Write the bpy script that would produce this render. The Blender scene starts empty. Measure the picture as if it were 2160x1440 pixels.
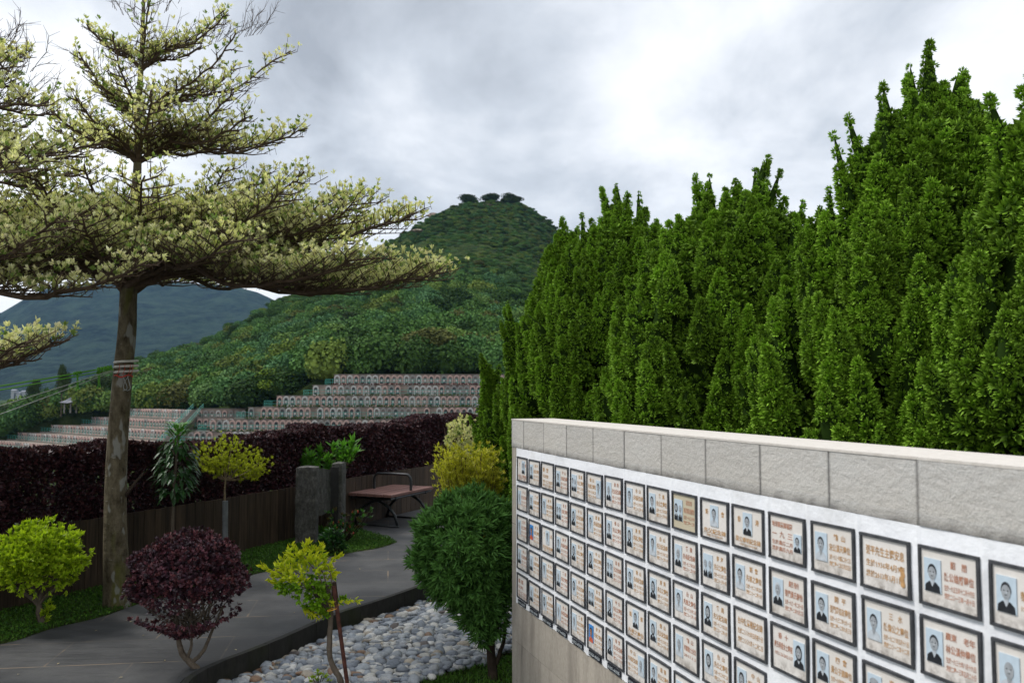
import bpy, math, random
import numpy as np
from mathutils import Vector, Matrix, noise as mnoise

random.seed(7)
R = np.random.default_rng(11)
SC = bpy.context.scene
COL = SC.collection
PI = math.pi

# ------------------------------------------------------------------ camera
F = 1836.0
PITCH = math.atan(106.5 / F)
CAM = np.array([0.0, 0.0, 1.85])
cd = bpy.data.cameras.new("camera")
cam = bpy.data.objects.new("camera", cd)
COL.objects.link(cam)
cam.location = CAM
cam.rotation_euler = (PI / 2 + PITCH, 0, 0)
cd.sensor_width = 36
cd.lens = 36 * F / 2160
cd.clip_end = 20000
cd.dof.use_dof = True
cd.dof.focus_distance = 6.0
cd.dof.aperture_fstop = 4.5
SC.camera = cam

def ray(px, py):
    x = (px - 1080) / F; u = (720 - py) / F
    s, c = math.sin(PITCH), math.cos(PITCH)
    return np.array([x, c - u * s, s + u * c])
def at_z(px, py, z):
    d = ray(px, py); t = (z - CAM[2]) / d[2]
    return CAM + d * t
def at_y(px, py, y):
    d = ray(px, py)
    return CAM + d * (y / d[1])
def to_px(P):
    P = np.atleast_2d(P) - CAM
    s, c = math.sin(PITCH), math.cos(PITCH)
    dep = P[:, 1] * c + P[:, 2] * s
    up = -P[:, 1] * s + P[:, 2] * c
    return np.stack([1080 + F * P[:, 0] / dep, 720 - F * up / dep], 1)

# ------------------------------------------------------------------ light
SUN_AZ, SUN_EL = math.radians(-72), math.radians(48)
world = bpy.data.worlds.new("World")
SC.world = world
world.use_nodes = True
wn = world.node_tree; wn.nodes.clear()
def WN(t, **k):
    n = wn.nodes.new(t)
    for a, b in k.items(): setattr(n, a, b)
    return n
sky = WN('ShaderNodeTexSky', sky_type='NISHITA', sun_disc=False)
sky.sun_elevation = SUN_EL; sky.sun_rotation = SUN_AZ
sky.air_density = 1.0; sky.dust_density = 2.0
bg1 = WN('ShaderNodeBackground'); bg1.inputs[1].default_value = 0.1
bg2 = WN('ShaderNodeBackground'); bg2.inputs[1].default_value = 1.0
mx = WN('ShaderNodeMixShader'); out = WN('ShaderNodeOutputWorld')
tc = WN('ShaderNodeTexCoord'); sep = WN('ShaderNodeSeparateXYZ')
wn.links.new(tc.outputs['Generated'], sep.inputs[0])
def wmath(op, a, b=None):
    n = WN('ShaderNodeMath', operation=op)
    for i, v in enumerate((a, b)):
        if v is None: continue
        if isinstance(v, (int, float)): n.inputs[i].default_value = v
        else: wn.links.new(v, n.inputs[i])
    return n.outputs[0]
zz = wmath('ADD', wmath('MAXIMUM', sep.outputs[2], 0.0), 0.45)
cx = wmath('DIVIDE', sep.outputs[0], zz); cy = wmath('DIVIDE', sep.outputs[1], zz)
cmb = WN('ShaderNodeCombineXYZ')
wn.links.new(cx, cmb.inputs[0]); wn.links.new(cy, cmb.inputs[1])
cmb.inputs[2].default_value = 3.7
nz = WN('ShaderNodeTexNoise'); nz.inputs['Scale'].default_value = 2.6
nz.inputs['Detail'].default_value = 9; nz.inputs['Roughness'].default_value = 0.56; nz.inputs['Distortion'].default_value = 0.25
wn.links.new(cmb.outputs[0], nz.inputs['Vector'])
nrm = WN('ShaderNodeVectorMath', operation='NORMALIZE'); wn.links.new(tc.outputs['Generated'], nrm.inputs[0])
def blob(px, py, width, amt):
    d = Vector(ray(px, py)).normalized()
    dt = WN('ShaderNodeVectorMath', operation='DOT_PRODUCT')
    wn.links.new(nrm.outputs[0], dt.inputs[0]); dt.inputs[1].default_value = d
    mr = WN('ShaderNodeMapRange', interpolation_type='SMOOTHERSTEP')
    mr.inputs['From Min'].default_value = math.cos(math.radians(width)); mr.inputs['From Max'].default_value = 1.0
    mr.inputs['To Min'].default_value = 0; mr.inputs['To Max'].default_value = amt
    wn.links.new(dt.outputs['Value'], mr.inputs['Value'])
    return mr.outputs[0]
val = nz.outputs['Fac']
for b in [(120, 60, 15, .12), (1100, 320, 9, -.07), (960, 130, 12, -.03), (800, 230, 4, .07), (1480, 300, 11, .045),
          (1700, 80, 13, -.02), (560, 300, 9, -.07), (30, 600, 12, .08), (700, 600, 9, .06)]:
    val = wmath('ADD', val, blob(*b))
ramp = WN('ShaderNodeValToRGB'); wn.links.new(val, ramp.inputs[0])
e = ramp.color_ramp.elements
e[0].position = .29; e[0].color = (.34, .365, .405, 1)
e[1].position = .72; e[1].color = (.96, .97, .98, 1)
m_ = ramp.color_ramp.elements.new(.44); m_.color = (.53, .565, .615, 1)
m2_ = ramp.color_ramp.elements.new(.56); m2_.color = (.74, .765, .805, 1)
grad = WN('ShaderNodeMapRange'); wn.links.new(sep.outputs[2], grad.inputs['Value'])
grad.inputs['From Min'].default_value = .42; grad.inputs['From Max'].default_value = 1.0
grad.inputs['To Min'].default_value = 1.0; grad.inputs['To Max'].default_value = 1.7
vm = WN('ShaderNodeVectorMath', operation='SCALE'); wn.links.new(ramp.outputs[0], vm.inputs[0]); wn.links.new(grad.outputs[0], vm.inputs['Scale'])
wn.links.new(vm.outputs[0], bg2.inputs[0]); wn.links.new(sky.outputs[0], bg1.inputs[0])
mx.inputs[0].default_value = .93
wn.links.new(bg1.outputs[0], mx.inputs[1]); wn.links.new(bg2.outputs[0], mx.inputs[2]); wn.links.new(mx.outputs[0], out.inputs[0])

sl = bpy.data.lights.new("sun", 'SUN'); sl.energy = 2.0; sl.angle = math.radians(11); sl.color = (1, .965, .91)
so = bpy.data.objects.new("sun", sl); COL.objects.link(so)
sd = Vector((math.cos(SUN_EL) * math.sin(SUN_AZ), math.cos(SUN_EL) * math.cos(SUN_AZ), math.sin(SUN_EL)))
so.rotation_euler = sd.to_track_quat('Z', 'Y').to_euler()
so.location = (-10, 0, 20)
SC.view_settings.view_transform = 'Standard'; SC.view_settings.look = 'None'
SC.view_settings.exposure = 0.42; SC.view_settings.gamma = 1
SC.render.engine = 'CYCLES'
SC.cycles.max_bounces = 5; SC.cycles.diffuse_bounces = 2; SC.cycles.glossy_bounces = 2
SC.cycles.transmission_bounces = 2; SC.cycles.transparent_max_bounces = 6; SC.cycles.volume_bounces = 0
SC.cycles.use_denoising = True
SC.cycles.caustics_reflective = False; SC.cycles.caustics_refractive = False

# ------------------------------------------------------------------ materials
MATS = {}
class NT:
    def __init__(s, name):
        s.m = bpy.data.materials.new(name); s.m.use_nodes = True
        s.t = s.m.node_tree; s.b = s.t.nodes['Principled BSDF']; s.o = s.t.nodes['Material Output']
        MATS[name] = s.m
    def n(s, t, **k):
        x = s.t.nodes.new(t)
        for a, b in k.items(): setattr(x, a, b)
        return x
    def l(s, a, b): s.t.links.new(a, b)
    def inp(s, sock, v):
        if hasattr(v, 'is_output') or isinstance(v, bpy.types.NodeSocket): s.l(v, sock)
        elif isinstance(v, (tuple, list)) and len(v) == 3 and sock.type == 'RGBA': sock.default_value = (*v, 1)
        else: sock.default_value = v
    def coord(s, kind='Object', scale=(1, 1, 1), rot=(0, 0, 0)):
        c = s.n('ShaderNodeTexCoord'); mp = s.n('ShaderNodeMapping')
        mp.inputs['Scale'].default_value = scale; mp.inputs['Rotation'].default_value = rot
        s.l(c.outputs[kind], mp.inputs[0]); return mp.outputs[0]
    def noise(s, vec, scale, detail=5, rough=.55, dist=0):
        x = s.n('ShaderNodeTexNoise'); s.l(vec, x.inputs['Vector'])
        x.inputs['Scale'].default_value = scale; x.inputs['Detail'].default_value = detail
        x.inputs['Roughness'].default_value = rough; x.inputs['Distortion'].default_value = dist
        return x.outputs['Fac']
    def ramp(s, fac, stops):
        x = s.n('ShaderNodeValToRGB'); s.l(fac, x.inputs[0]); r = x.color_ramp
        while len(r.elements) < len(stops): r.elements.new(.5)
        for e_, (p, c) in zip(r.elements, stops): e_.position = p; e_.color = (*c, 1) if len(c) == 3 else c
        return x.outputs[0]
    def mix(s, fac, a, b, mode='MIX'):
        x = s.n('ShaderNodeMix', data_type='RGBA', blend_type=mode)
        s.inp(x.inputs[0], fac); s.inp(x.inputs[6], a); s.inp(x.inputs[7], b); return x.outputs[2]
    def math(s, op, a, b=0.0):
        x = s.n('ShaderNodeMath', operation=op); s.inp(x.inputs[0], a); s.inp(x.inputs[1], b); return x.outputs[0]
    def attr(s, name='Col'):
        x = s.n('ShaderNodeAttribute', attribute_name=name); return x.outputs['Color']
    def bump(s, h, strength=.3, dist=.01):
        x = s.n('ShaderNodeBump'); x.inputs['Strength'].default_value = strength; x.inputs['Distance'].default_value = dist
        s.l(h, x.inputs['Height']); s.l(x.outputs[0], s.b.inputs['Normal'])
    def base(s, c, rough=.7, spec=.3):
        s.inp(s.b.inputs['Base Color'], c); s.inp(s.b.inputs['Roughness'], rough); s.b.inputs['Specular IOR Level'].default_value = spec

def leaf_mat(name, trans=.25, rough=.45, spec=.25, tint=(1, 1, 1)):
    m = NT(name); c = m.attr()
    if tint != (1, 1, 1): c = m.mix(1.0, c, tint, 'MULTIPLY')
    m.base(c, rough, spec)
    tr = m.n('ShaderNodeBsdfTranslucent'); m.l(m.mix(1.0, c, (1.0, 1.1, .5), 'MULTIPLY'), tr.inputs[0])
    mxs = m.n('ShaderNodeMixShader'); mxs.inputs[0].default_value = trans
    m.l(m.b.outputs[0], mxs.inputs[1]); m.l(tr.outputs[0], mxs.inputs[2]); m.l(mxs.outputs[0], m.o.inputs[0])
    return m.m
leaf_mat('leaf', .42); leaf_mat('leaf_matte', .12, .65, .12); leaf_mat('leaf_glossy', .12, .42, .3)
leaf_mat('conifer_foliage', .12, .6, .15); leaf_mat('purple_leaf', .10, .4, .3)

def plain(name, c, rough=.7, spec=.3, metal=0, var=.15, nscale=12, bump=0, emis=None):
    m = NT(name); v = m.coord()
    nf = m.noise(v, nscale)
    lo = tuple(x * (1 - var) for x in c); hi = tuple(min(1, x * (1 + var)) for x in c)
    m.base(m.ramp(nf, [(.3, lo), (.7, hi)]), rough, spec); m.b.inputs['Metallic'].default_value = metal
    if bump: m.bump(m.noise(v, nscale * 6), bump, .005)
    return m.m
plain('black_metal', (.018, .02, .022), .38, .5, 0)
plain('black_frame', (.046, .048, .053), .55, .4, 0, .5, 30)
plain('photo_blue', (.52, .62, .70), .35, .4, 0, .06, 40)
plain('photo_dark', (.022, .024, .028), .35, .4, 0, .3, 60)
plain('photo_hair', (.03, .032, .036), .35, .4, 0, .3, 90)
plain('photo_white_hair', (.5, .53, .56), .35, .4, 0, .2, 90)
plain('photo_skin', (.33, .35, .37), .35, .4, 0, .25, 50)
plain('photo_light', (.50, .54, .58), .35, .4, 0, .15, 50)
plain('photo_orange', (.62, .12, .05), .35, .4)
plain('photo_sky', (.05, .22, .55), .35, .4)
plain('photo_tan', (.33, .16, .10), .35, .4)
plain('gold_letter', (.50, .29, .13), .4, .5, 0, .3, 60)
plain('red_letter', (.46, .22, .14), .5, .4, 0, .3, 60)
plain('label_plate', (.02, .022, .03), .5, .3)
plain('label_text', (.55, .6, .62), .5, .3)
plain('rusty_steel', (.075, .026, .017), .7, .3, 0, .6, 25, .4)
plain('yellow_tie', (.8, .42, .02), .5)
plain('green_rope', (.10, .30, .03), .7, .2, 0, .3, 200)
plain('grey_cord', (.30, .31, .29), .6)
plain('red_string', (.45, .05, .03), .6)
plain('cream_tube', (.55, .53, .47), .5, .3, 0, .2, 20)
plain('teal_rail', (.06, .30, .24), .5, .4, 0, .25, 3)
plain('grave_white', (.47, .45, .43), .6, .3, 0, .15, 2)
plain('grave_pink', (.46, .31, .27), .6, .3, 0, .2, 2)
plain('grave_grey', (.24, .225, .21), .6, .3, 0, .2, 2)
plain('grave_panel', (.16, .13, .115), .4, .4, 0, .45, 1.7)
plain('grave_panel_dark', (.035, .04, .04), .35, .5, 0, .3, 1.7)
plain('terrace_stone', (.27, .215, .18), .85, .2, 0, .35, .6)
plain('terrace_path', (.17, .155, .13), .85, .2, 0, .2, .6)
plain('pipe_grey', (.16, .17, .175), .5, .3, 0, .3, 15)
plain('soil', (.045, .032, .022), .95, .1, 0, .5, 5, .5)
plain('hill_rock', (.30, .23, .18), .9, .2, 0, .3, .3)
plain('pavilion_roof', (.17, .175, .20), .7, .3, 0, .3, 2)
plain('house_wall', (.33, .33, .33), .7, .3, 0, .1, .1)
plain('red_bud', (.55, .09, .06), .5, .3)

# bark
for nm, c1, c2, c3 in [('bark', (.035, .026, .014), (.15, .125, .08), (.30, .29, .25)), ('bark_dark', (.022, .016, .012), (.055, .04, .028), (.1, .08, .06)),
                       ('bark_grey', (.07, .055, .04), (.15, .12, .09), (.22, .19, .15))]:
    m = NT(nm); v = m.coord('Object', (1, 1, .45)); v2 = m.coord('Object', (1, 1, 3.2))
    n1 = m.noise(v, 18, 6, .65); n2 = m.noise(v2, 9, 4, .6)
    c = m.ramp(n1, [(.3, c1), (.62, c2)]); c = m.mix(m.ramp(n2, [(.66, (0, 0, 0)), (.74, (1, 1, 1))]), c, c3)
    if nm == 'bark':
        moss = m.noise(m.coord('Object', (1, 1, .25)), 5, 3, .6)
        c = m.mix(m.ramp(moss, [(.55, (0, 0, 0)), (.68, (.85, .85, .85))]), c, (.10, .105, .018))
        lich = m.noise(v, 11, 2, .5); c = m.mix(m.ramp(lich, [(.61, (0, 0, 0)), (.66, (.7, .7, .7))]), c, (.28, .28, .25))
    m.base(c, .9, .15); m.bump(m.math('ADD', n1, n2), .9, .012)
plain('twig', (.075, .05, .033), .8, .2, 0, .3, 30)
plain('twig_pale', (.22, .165, .10), .8, .2, 0, .3, 30)
plain('twig_dark', (.02, .014, .01), .9, .1, 0, .3, 30)

# granite cladding
m = NT('granite'); v = m.coord()
spk = m.noise(v, 190, 3, .7); wav = m.noise(m.coord('Object', (1, 1, 3)), 7, 5, .6, 1.2); big = m.noise(v, 1.6, 3)
c = m.ramp(spk, [(.32, (.35, .35, .34)), (.55, (.56, .56, .55)), (.75, (.67, .67, .66))])
c = m.mix(m.ramp(wav, [(.42, (1, 1, 1)), (.5, (.80, .79, .77)), (.56, (1, 1, 1))]), (0, 0, 0), c, 'MIX') if False else m.mix(.6, c, m.ramp(wav, [(.44, (.50, .49, .47)), (.5, (.41, .395, .37)), (.55, (.50, .495, .475))]), 'MIX')
c = m.mix(m.ramp(big, [(.4, (0, 0, 0)), (.7, (.35, .35, .35))]), c, (.50, .475, .43))
at = m.n('ShaderNodeAttribute', attribute_name='Col')
c = m.mix(1.0, c, at.outputs['Color'], 'MULTIPLY')
m.base(c, .85, .2); m.bump(m.math('ADD', m.noise(v, 55, 5, .7), m.math('MULTIPLY', wav, .6)), .75, .008)
m = NT('granite_lower'); v = m.coord()
spk = m.noise(m.coord('Object', (2.2, 1, .6)), 60, 3, .7); big = m.noise(m.coord('Object', (2.5, 1, .5)), 3.2, 5, .6)
c = m.ramp(spk, [(.3, (.34, .30, .25)), (.7, (.46, .415, .355))])
c = m.mix(m.ramp(big, [(.45, (0, 0, 0)), (.75, (.8, .8, .8))]), c, (.19, .165, .14))
c = m.mix(1.0, c, m.attr(), 'MULTIPLY')
m.base(c, .8, .2); m.bump(spk, .3, .004)
m = NT('coping_top'); v = m.coord()
c = m.ramp(m.noise(v, 40, 5, .7), [(.3, (.52, .48, .43)), (.7, (.64, .60, .55))]); m.base(c, .8, .2)
plain('grout', (.05, .038, .028), .9, .1, 0, .5, 30)
# painted render panel
m = NT('white_paint'); v = m.coord()
c = m.ramp(m.noise(m.coord('Object', (1, 1, 3)), 5, 6, .65), [(.3, (.76, .77, .80)), (.55, (.87, .88, .905))])
dirt = m.noise(v, 26, 7, .75, .6)
c = m.mix(m.ramp(dirt, [(.66, (0, 0, 0)), (.78, (.75, .75, .75))]), c, (.17, .16, .15))
c = m.mix(m.ramp(m.noise(v, 3.0, 6, .7), [(.5, (0, 0, 0)), (.72, (.55, .55, .55))]), c, (.50, .49, .47))
m.base(c, .6, .3); m.bump(m.noise(v, 38, 5, .6), .5, .006)
# plaque stone
m = NT('plaque_stone'); v = m.coord()
oi = m.n('ShaderNodeObjectInfo')
c = m.ramp(m.noise(v, 60, 4, .7), [(.3, (.72, .68, .64)), (.7, (.82, .785, .745))])
c = m.mix(m.math('MULTIPLY', oi.outputs['Random'], .5), c, (.66, .61, .55))
st = m.n('ShaderNodeSeparateXYZ'); tc_ = m.n('ShaderNodeTexCoord'); m.l(tc_.outputs['Generated'], st.inputs[0])
low = m.n('ShaderNodeMapRange'); m.l(st.outputs[2], low.inputs['Value']); low.inputs['From Min'].default_value = .30; low.inputs['From Max'].default_value = 0.0
vv = m.n('ShaderNodeVectorMath', operation='ADD'); m.l(v, vv.inputs[0]); m.l(oi.outputs['Location'], vv.inputs[1])
dn = m.noise(vv.outputs[0], 22, 5, .7)
c = m.mix(m.math('MULTIPLY', m.math('MULTIPLY', low.outputs[0], m.ramp(dn, [(.42, (0, 0, 0)), (.62, (1, 1, 1))])), .8), c, (.16, .13, .10))
m.base(c, .35, .4)
m = NT('plaque_cream'); m.base((.55, .49, .36), .4, .4)
# path slab
m = NT('path_slate'); v = m.coord('Object', (1, 1, 1), (0, 0, math.radians(-8)))
v2 = m.coord('Object', (.25, 3.2, 1), (0, 0, math.radians(-8)))
n1 = m.noise(v2, 9, 6, .7); n2 = m.noise(v, 1.1, 5, .6); n3 = m.noise(v, 60, 3, .6)
c = m.ramp(n1, [(.32, (.020, .021, .022)), (.68, (.062, .062, .064))])
c = m.mix(m.ramp(n2, [(.45, (0, 0, 0)), (.7, (.85, .85, .85))]), c, (.100, .099, .097))
c = m.mix(m.ramp(n3, [(.66, (0, 0, 0)), (.76, (.6, .6, .6))]), c, (.014, .013, .012))
br = m.n('ShaderNodeTexBrick'); m.l(v, br.inputs['Vector']); br.inputs['Scale'].default_value = 1
br.inputs['Brick Width'].default_value = 1.15; br.inputs['Row Height'].default_value = .58; br.inputs['Mortar Size'].default_value = .008; br.inputs['Mortar Smooth'].default_value = .3
brk = m.noise(v, 2.7, 3, .5)
c = m.mix(m.math('MULTIPLY', br.outputs['Fac'], m.ramp(brk, [(.5, (.15, .15, .15)), (.6, (1, 1, 1))])), c, (.17, .13, .09))
m.base(c, m.ramp(n1, [(.3, (.55, .55, .55)), (.7, (.8, .8, .8))]), .3); m.bump(m.math('ADD', n1, n3), .35, .004)
# kerb stone
m = NT('kerb_stone'); v = m.coord('Object', (1, 1, .4))
c = m.ramp(m.noise(v, 14, 6, .7), [(.3, (.016, .016, .014)), (.7, (.042, .040, .036))])
c = m.mix(m.ramp(m.noise(v, 3, 4), [(.5, (0, 0, 0)), (.7, (.8, .8, .8))]), c, (.028, .032, .012)); m.base(c, .8, .2); m.bump(m.noise(v, 40), .4, .005)
# timber
m = NT('timber'); v = m.coord('Object', (6, 6, .35)); oi_c = m.attr()
c = m.ramp(m.noise(v, 7, 6, .65), [(.3, (.020, .014, .0095)), (.7, (.088, .058, .037))]); c = m.mix(1.0, c, oi_c, 'MULTIPLY')
m.base(c, .7, .25); m.bump(m.noise(v, 14), .3, .004)
m = NT('seat_wood'); v = m.coord('Object', (.6, 8, 8))
c = m.ramp(m.noise(v, 7, 5, .6), [(.3, (.13, .062, .050)), (.7, (.235, .125, .105))]); m.base(c, .6, .3); m.bump(m.noise(v, 12), .3, .003)
# rough stone
for nm, k in (('rough_granite', .78), ('polished_dark', .18)):
    m = NT(nm); v = m.coord('Object', (1, 1, .7))
    c = m.ramp(m.noise(v, 22, 7, .75), [(.3, (.035 * k, .033 * k, .030 * k)), (.52, (.12 * k, .115 * k, .105 * k)), (.75, (.28 * k, .27 * k, .25 * k))])
    c = m.mix(m.ramp(m.noise(v, 3, 4), [(.45, (0, 0, 0)), (.7, (.6, .6, .6))]), c, (.05 * k, .052 * k, .035 * k))
    m.base(c, .9 if k > .5 else .3, .25); m.bump(m.noise(v, 34, 6, .7), .9 if k > .5 else .05, .02)
# pebble, grass
m = NT('pebble'); c = m.attr(); c = m.mix(.5, c, m.ramp(m.noise(m.coord(), 45, 4, .7), [(.35, (.35, .35, .35)), (.7, (1, 1, 1))]), 'MULTIPLY'); m.base(c, .55, .35)
leaf_mat('grass_blade', .2, .6, .15)
m = NT('lawn_soil'); v = m.coord(); m.base(m.ramp(m.noise(v, 9, 6, .7), [(.35, (.022, .030, .009)), (.6, (.045, .06, .016)), (.8, (.07, .055, .035))]), .95, .1); m.bump(m.noise(v, 60), .8, .02)
# distant foliage
def forest_mat(name, stops, leafn=2.4):
    m = NT(name); oi = m.n('ShaderNodeObjectInfo'); v = m.coord('Object')
    c = m.ramp(oi.outputs['Random'], stops)
    c = m.mix(m.ramp(m.noise(v, leafn, 3, .6), [(.35, (0, 0, 0)), (.7, (.75, .75, .75))]), c, m.mix(1.0, c, (1.8, 1.7, 1.4), 'MULTIPLY'))
    m.base(c, .75, .1)
forest_mat('forest_leaf', [(0, (.022, .048, .010)), (.25, (.045, .095, .020)), (.5, (.070, .150, .036)), (.7, (.062, .140, .058)), (.85, (.125, .190, .034)), (1, (.070, .072, .020))])
forest_mat('tree_bright', [(0, (.13, .20, .022)), (1, (.13, .20, .022))])
forest_mat('tree_olive', [(0, (.085, .095, .026)), (1, (.085, .095, .026))])
forest_mat('tree_dark', [(0, (.034, .055, .019)), (1, (.034, .055, .019))])
m = NT('hill_scrub'); v = m.coord()
c = m.ramp(m.noise(v, .10, 8, .72), [(.36, (.014, .028, .008)), (.5, (.050, .080, .018)), (.68, (.110, .145, .036))])
c = m.mix(m.ramp(m.noise(v, .035, 5, .6), [(.60, (0, 0, 0)), (.72, (.55, .55, .55))]), c, (.085, .062, .040)); m.base(c, .95, .05)
m.bump(m.noise(v, .30, 8, .8), 1.0, 4.0)
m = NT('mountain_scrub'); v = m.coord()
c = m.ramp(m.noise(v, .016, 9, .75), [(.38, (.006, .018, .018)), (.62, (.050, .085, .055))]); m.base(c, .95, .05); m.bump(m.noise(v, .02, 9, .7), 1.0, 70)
M = MATS

# ------------------------------------------------------------------ mesh helpers
def nrmz(a):
    return a / np.maximum(np.linalg.norm(a, axis=-1, keepdims=True), 1e-9)
class MB:
    def __init__(s): s.v = []; s.c = []; s.q = []; s.t = []; s.qm = []; s.tm = []; s.nv = 0
    def add(s, v, quads=None, tris=None, col=(1, 1, 1), mat=0):
        v = np.asarray(v, np.float32).reshape(-1, 3); n = len(v)
        c = np.asarray(col, np.float32)
        c = np.broadcast_to(c, (n, 3)) if c.ndim == 1 else c
        s.v.append(v); s.c.append(c)
        if quads is not None and len(quads):
            q = np.asarray(quads, np.int64).reshape(-1, 4) + s.nv; s.q.append(q); s.qm.append(np.full(len(q), mat))
        if tris is not None and len(tris):
            t = np.asarray(tris, np.int64).reshape(-1, 3) + s.nv; s.t.append(t); s.tm.append(np.full(len(t), mat))
        s.nv += n
    def box(s, x0, x1, y0, y1, z0, z1, col=(1, 1, 1), mat=0, Mx=None):
        v = np.array([[x, y, z] for z in (z0, z1) for y in (y0, y1) for x in (x0, x1)], float)
        if Mx is not None: v = v @ np.array(Mx.to_3x3()).T + np.array(Mx.translation)
        s.add(v, [[0, 2, 3, 1], [4, 5, 7, 6], [0, 1, 5, 4], [2, 6, 7, 3], [0, 4, 6, 2], [1, 3, 7, 5]], col=col, mat=mat)
    def tube(s, P, r, k=8, col=(1, 1, 1), mat=0, caps=True, squash=None):
        P = np.asarray(P, float); n = len(P); r = np.broadcast_to(np.asarray(r, float), (n,))
        T = nrmz(np.gradient(P, axis=0)); ref = np.array([0, 0, 1.]) if abs(T[0][2]) < .9 else np.array([1., 0, 0])
        rings = []
        for i in range(n):
            a = ref - T[i] * ref.dot(T[i]); a /= np.linalg.norm(a); b = np.cross(T[i], a); ref = a
            th = np.arange(k) / k * 2 * PI
            rings.append(P[i] + r[i] * (np.cos(th)[:, None] * a + np.sin(th)[:, None] * b))
        V = np.concatenate(rings); q = []
        for i in range(n - 1):
            for j in range(k):
                q.append([i * k + j, i * k + (j + 1) % k, (i + 1) * k + (j + 1) % k, (i + 1) * k + j])
        t = []
        if caps:
            V = np.concatenate([V, P[:1], P[-1:]])
            for j in range(k):
                t.append([n * k, (j + 1) % k, j]); t.append([n * k + 1, (n - 1) * k + j, (n - 1) * k + (j + 1) % k])
        s.add(V, q, t, col, mat)
    def segs(s, A, B, ra, rb, col=(1, 1, 1), mat=0, k=3):
        A = np.asarray(A); B = np.asarray(B); n = len(A)
        if n == 0: return
        ra = np.broadcast_to(ra, (n,)); rb = np.broadcast_to(rb, (n,))
        T = nrmz(B - A); ref = np.where(np.abs(T[:, 2:3]) < .9, np.array([[0, 0, 1.]]), np.array([[1., 0, 0]]))
        a = nrmz(np.cross(T, ref)); b = np.cross(T, a); V = []
        for Q, r_ in ((A, ra), (B, rb)):
            for j in range(k):
                th = 2 * PI * j / k; V.append(Q + r_[:, None] * (math.cos(th) * a + math.sin(th) * b))
        V = np.stack(V, 1); base = np.arange(n)[:, None] * 2 * k
        q = [base + np.array([[j, (j + 1) % k, k + (j + 1) % k, k + j]]) for j in range(k)]
        s.add(V.reshape(-1, 3), np.concatenate(q), col=col, mat=mat)
    def leaves(s, P, D, N, L, W, C, C2=None, mat=0, fold=.12, widest=.5, cup=0.0):
        n = len(P); D = nrmz(D); S = nrmz(np.cross(D, N)); N = nrmz(np.cross(S, D))
        L = np.broadcast_to(L, (n,))[:, None]; W = np.broadcast_to(W, (n,))[:, None]
        C = np.broadcast_to(C, (n, 3)); C2 = C if C2 is None else np.broadcast_to(C2, (n, 3))
        mid = P + D * L * widest
        V = np.stack([P, mid + S * W / 2 + N * W * fold, P + D * L - N * L * cup, mid - S * W / 2 + N * W * fold], 1)
        Cc = np.stack([C, (C + C2) / 2, C2, (C + C2) / 2], 1)
        s.add(V.reshape(-1, 3), np.arange(n)[:, None] * 4 + np.arange(4)[None], col=Cc.reshape(-1, 3), mat=mat)
    def build(s, name, mats, parent=None, smooth=False, origin=None, link=True):
        me = bpy.data.meshes.new(name)
        V = np.concatenate(s.v) if s.v else np.zeros((0, 3)); C = np.concatenate(s.c) if s.c else np.zeros((0, 3))
        if origin is not None: V = V - np.asarray(origin)
        q = np.concatenate(s.q) if s.q else np.zeros((0, 4), int); t = np.concatenate(s.t) if s.t else np.zeros((0, 3), int)
        me.vertices.add(len(V)); me.vertices.foreach_set('co', V.astype(np.float32).ravel())
        me.loops.add(q.size + t.size); me.loops.foreach_set('vertex_index', np.concatenate([q.ravel(), t.ravel()]).astype(np.int32))
        me.polygons.add(len(q) + len(t))
        ls = np.concatenate([np.arange(len(q)) * 4, q.size + np.arange(len(t)) * 3]).astype(np.int32)
        me.polygons.foreach_set('loop_start', ls)
        mi = np.concatenate([*(s.qm or [np.zeros(0)]), *(s.tm or [np.zeros(0)])]).astype(np.int32)
        me.polygons.foreach_set('material_index', mi)
        me.polygons.foreach_set('use_smooth', np.full(len(mi), bool(smooth)))
        ca = me.color_attributes.new('Col', 'FLOAT_COLOR', 'POINT')
        ca.data.foreach_set('color', np.concatenate([C, np.ones((len(C), 1))], 1).astype(np.float32).ravel())
        me.update(calc_edges=True)
        for m_ in ([mats] if isinstance(mats, str) else mats): me.materials.append(M[m_])
        ob = bpy.data.objects.new(name, me)
        if link: COL.objects.link(ob)
        if origin is not None: ob.location = origin
        if parent is not None:
            ob.parent = parent
            if origin is not None: ob.location = Vector(origin) - parent.location
        return ob
def tag(o, label=None, cat=None, group=None, kind=None):
    if label: o['label'] = label
    if cat: o['category'] = cat
    if group: o['group'] = group
    if kind: o['kind'] = kind
    return o
def empty(name, loc, label=None, cat=None, group=None, rz=0):
    o = bpy.data.objects.new(name, None); COL.objects.link(o); o.location = loc; o.rotation_euler = (0, 0, rz); o.empty_display_size = .1
    return tag(o, label, cat, group)
def child(mb, name, mats, root, smooth=False):
    """mesh given in world coordinates, parented to an unrotated root empty"""
    return mb.build(name, mats, root, smooth, origin=tuple(root.location))
def smoothpoly(pts, n=8):
    pts = np.asarray(pts, float); out = []
    m = len(pts)
    for i in range(m - 1):
        p0, p1, p2, p3 = pts[max(i - 1, 0)], pts[i], pts[i + 1], pts[min(i + 2, m - 1)]
        for t in np.linspace(0, 1, n, endpoint=False):
            out.append(.5 * ((2 * p1) + (-p0 + p2) * t + (2 * p0 - 5 * p1 + 4 * p2 - p3) * t * t + (-p0 + 3 * p1 - 3 * p2 + p3) * t ** 3))
    out.append(pts[-1]); return np.array(out)
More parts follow.
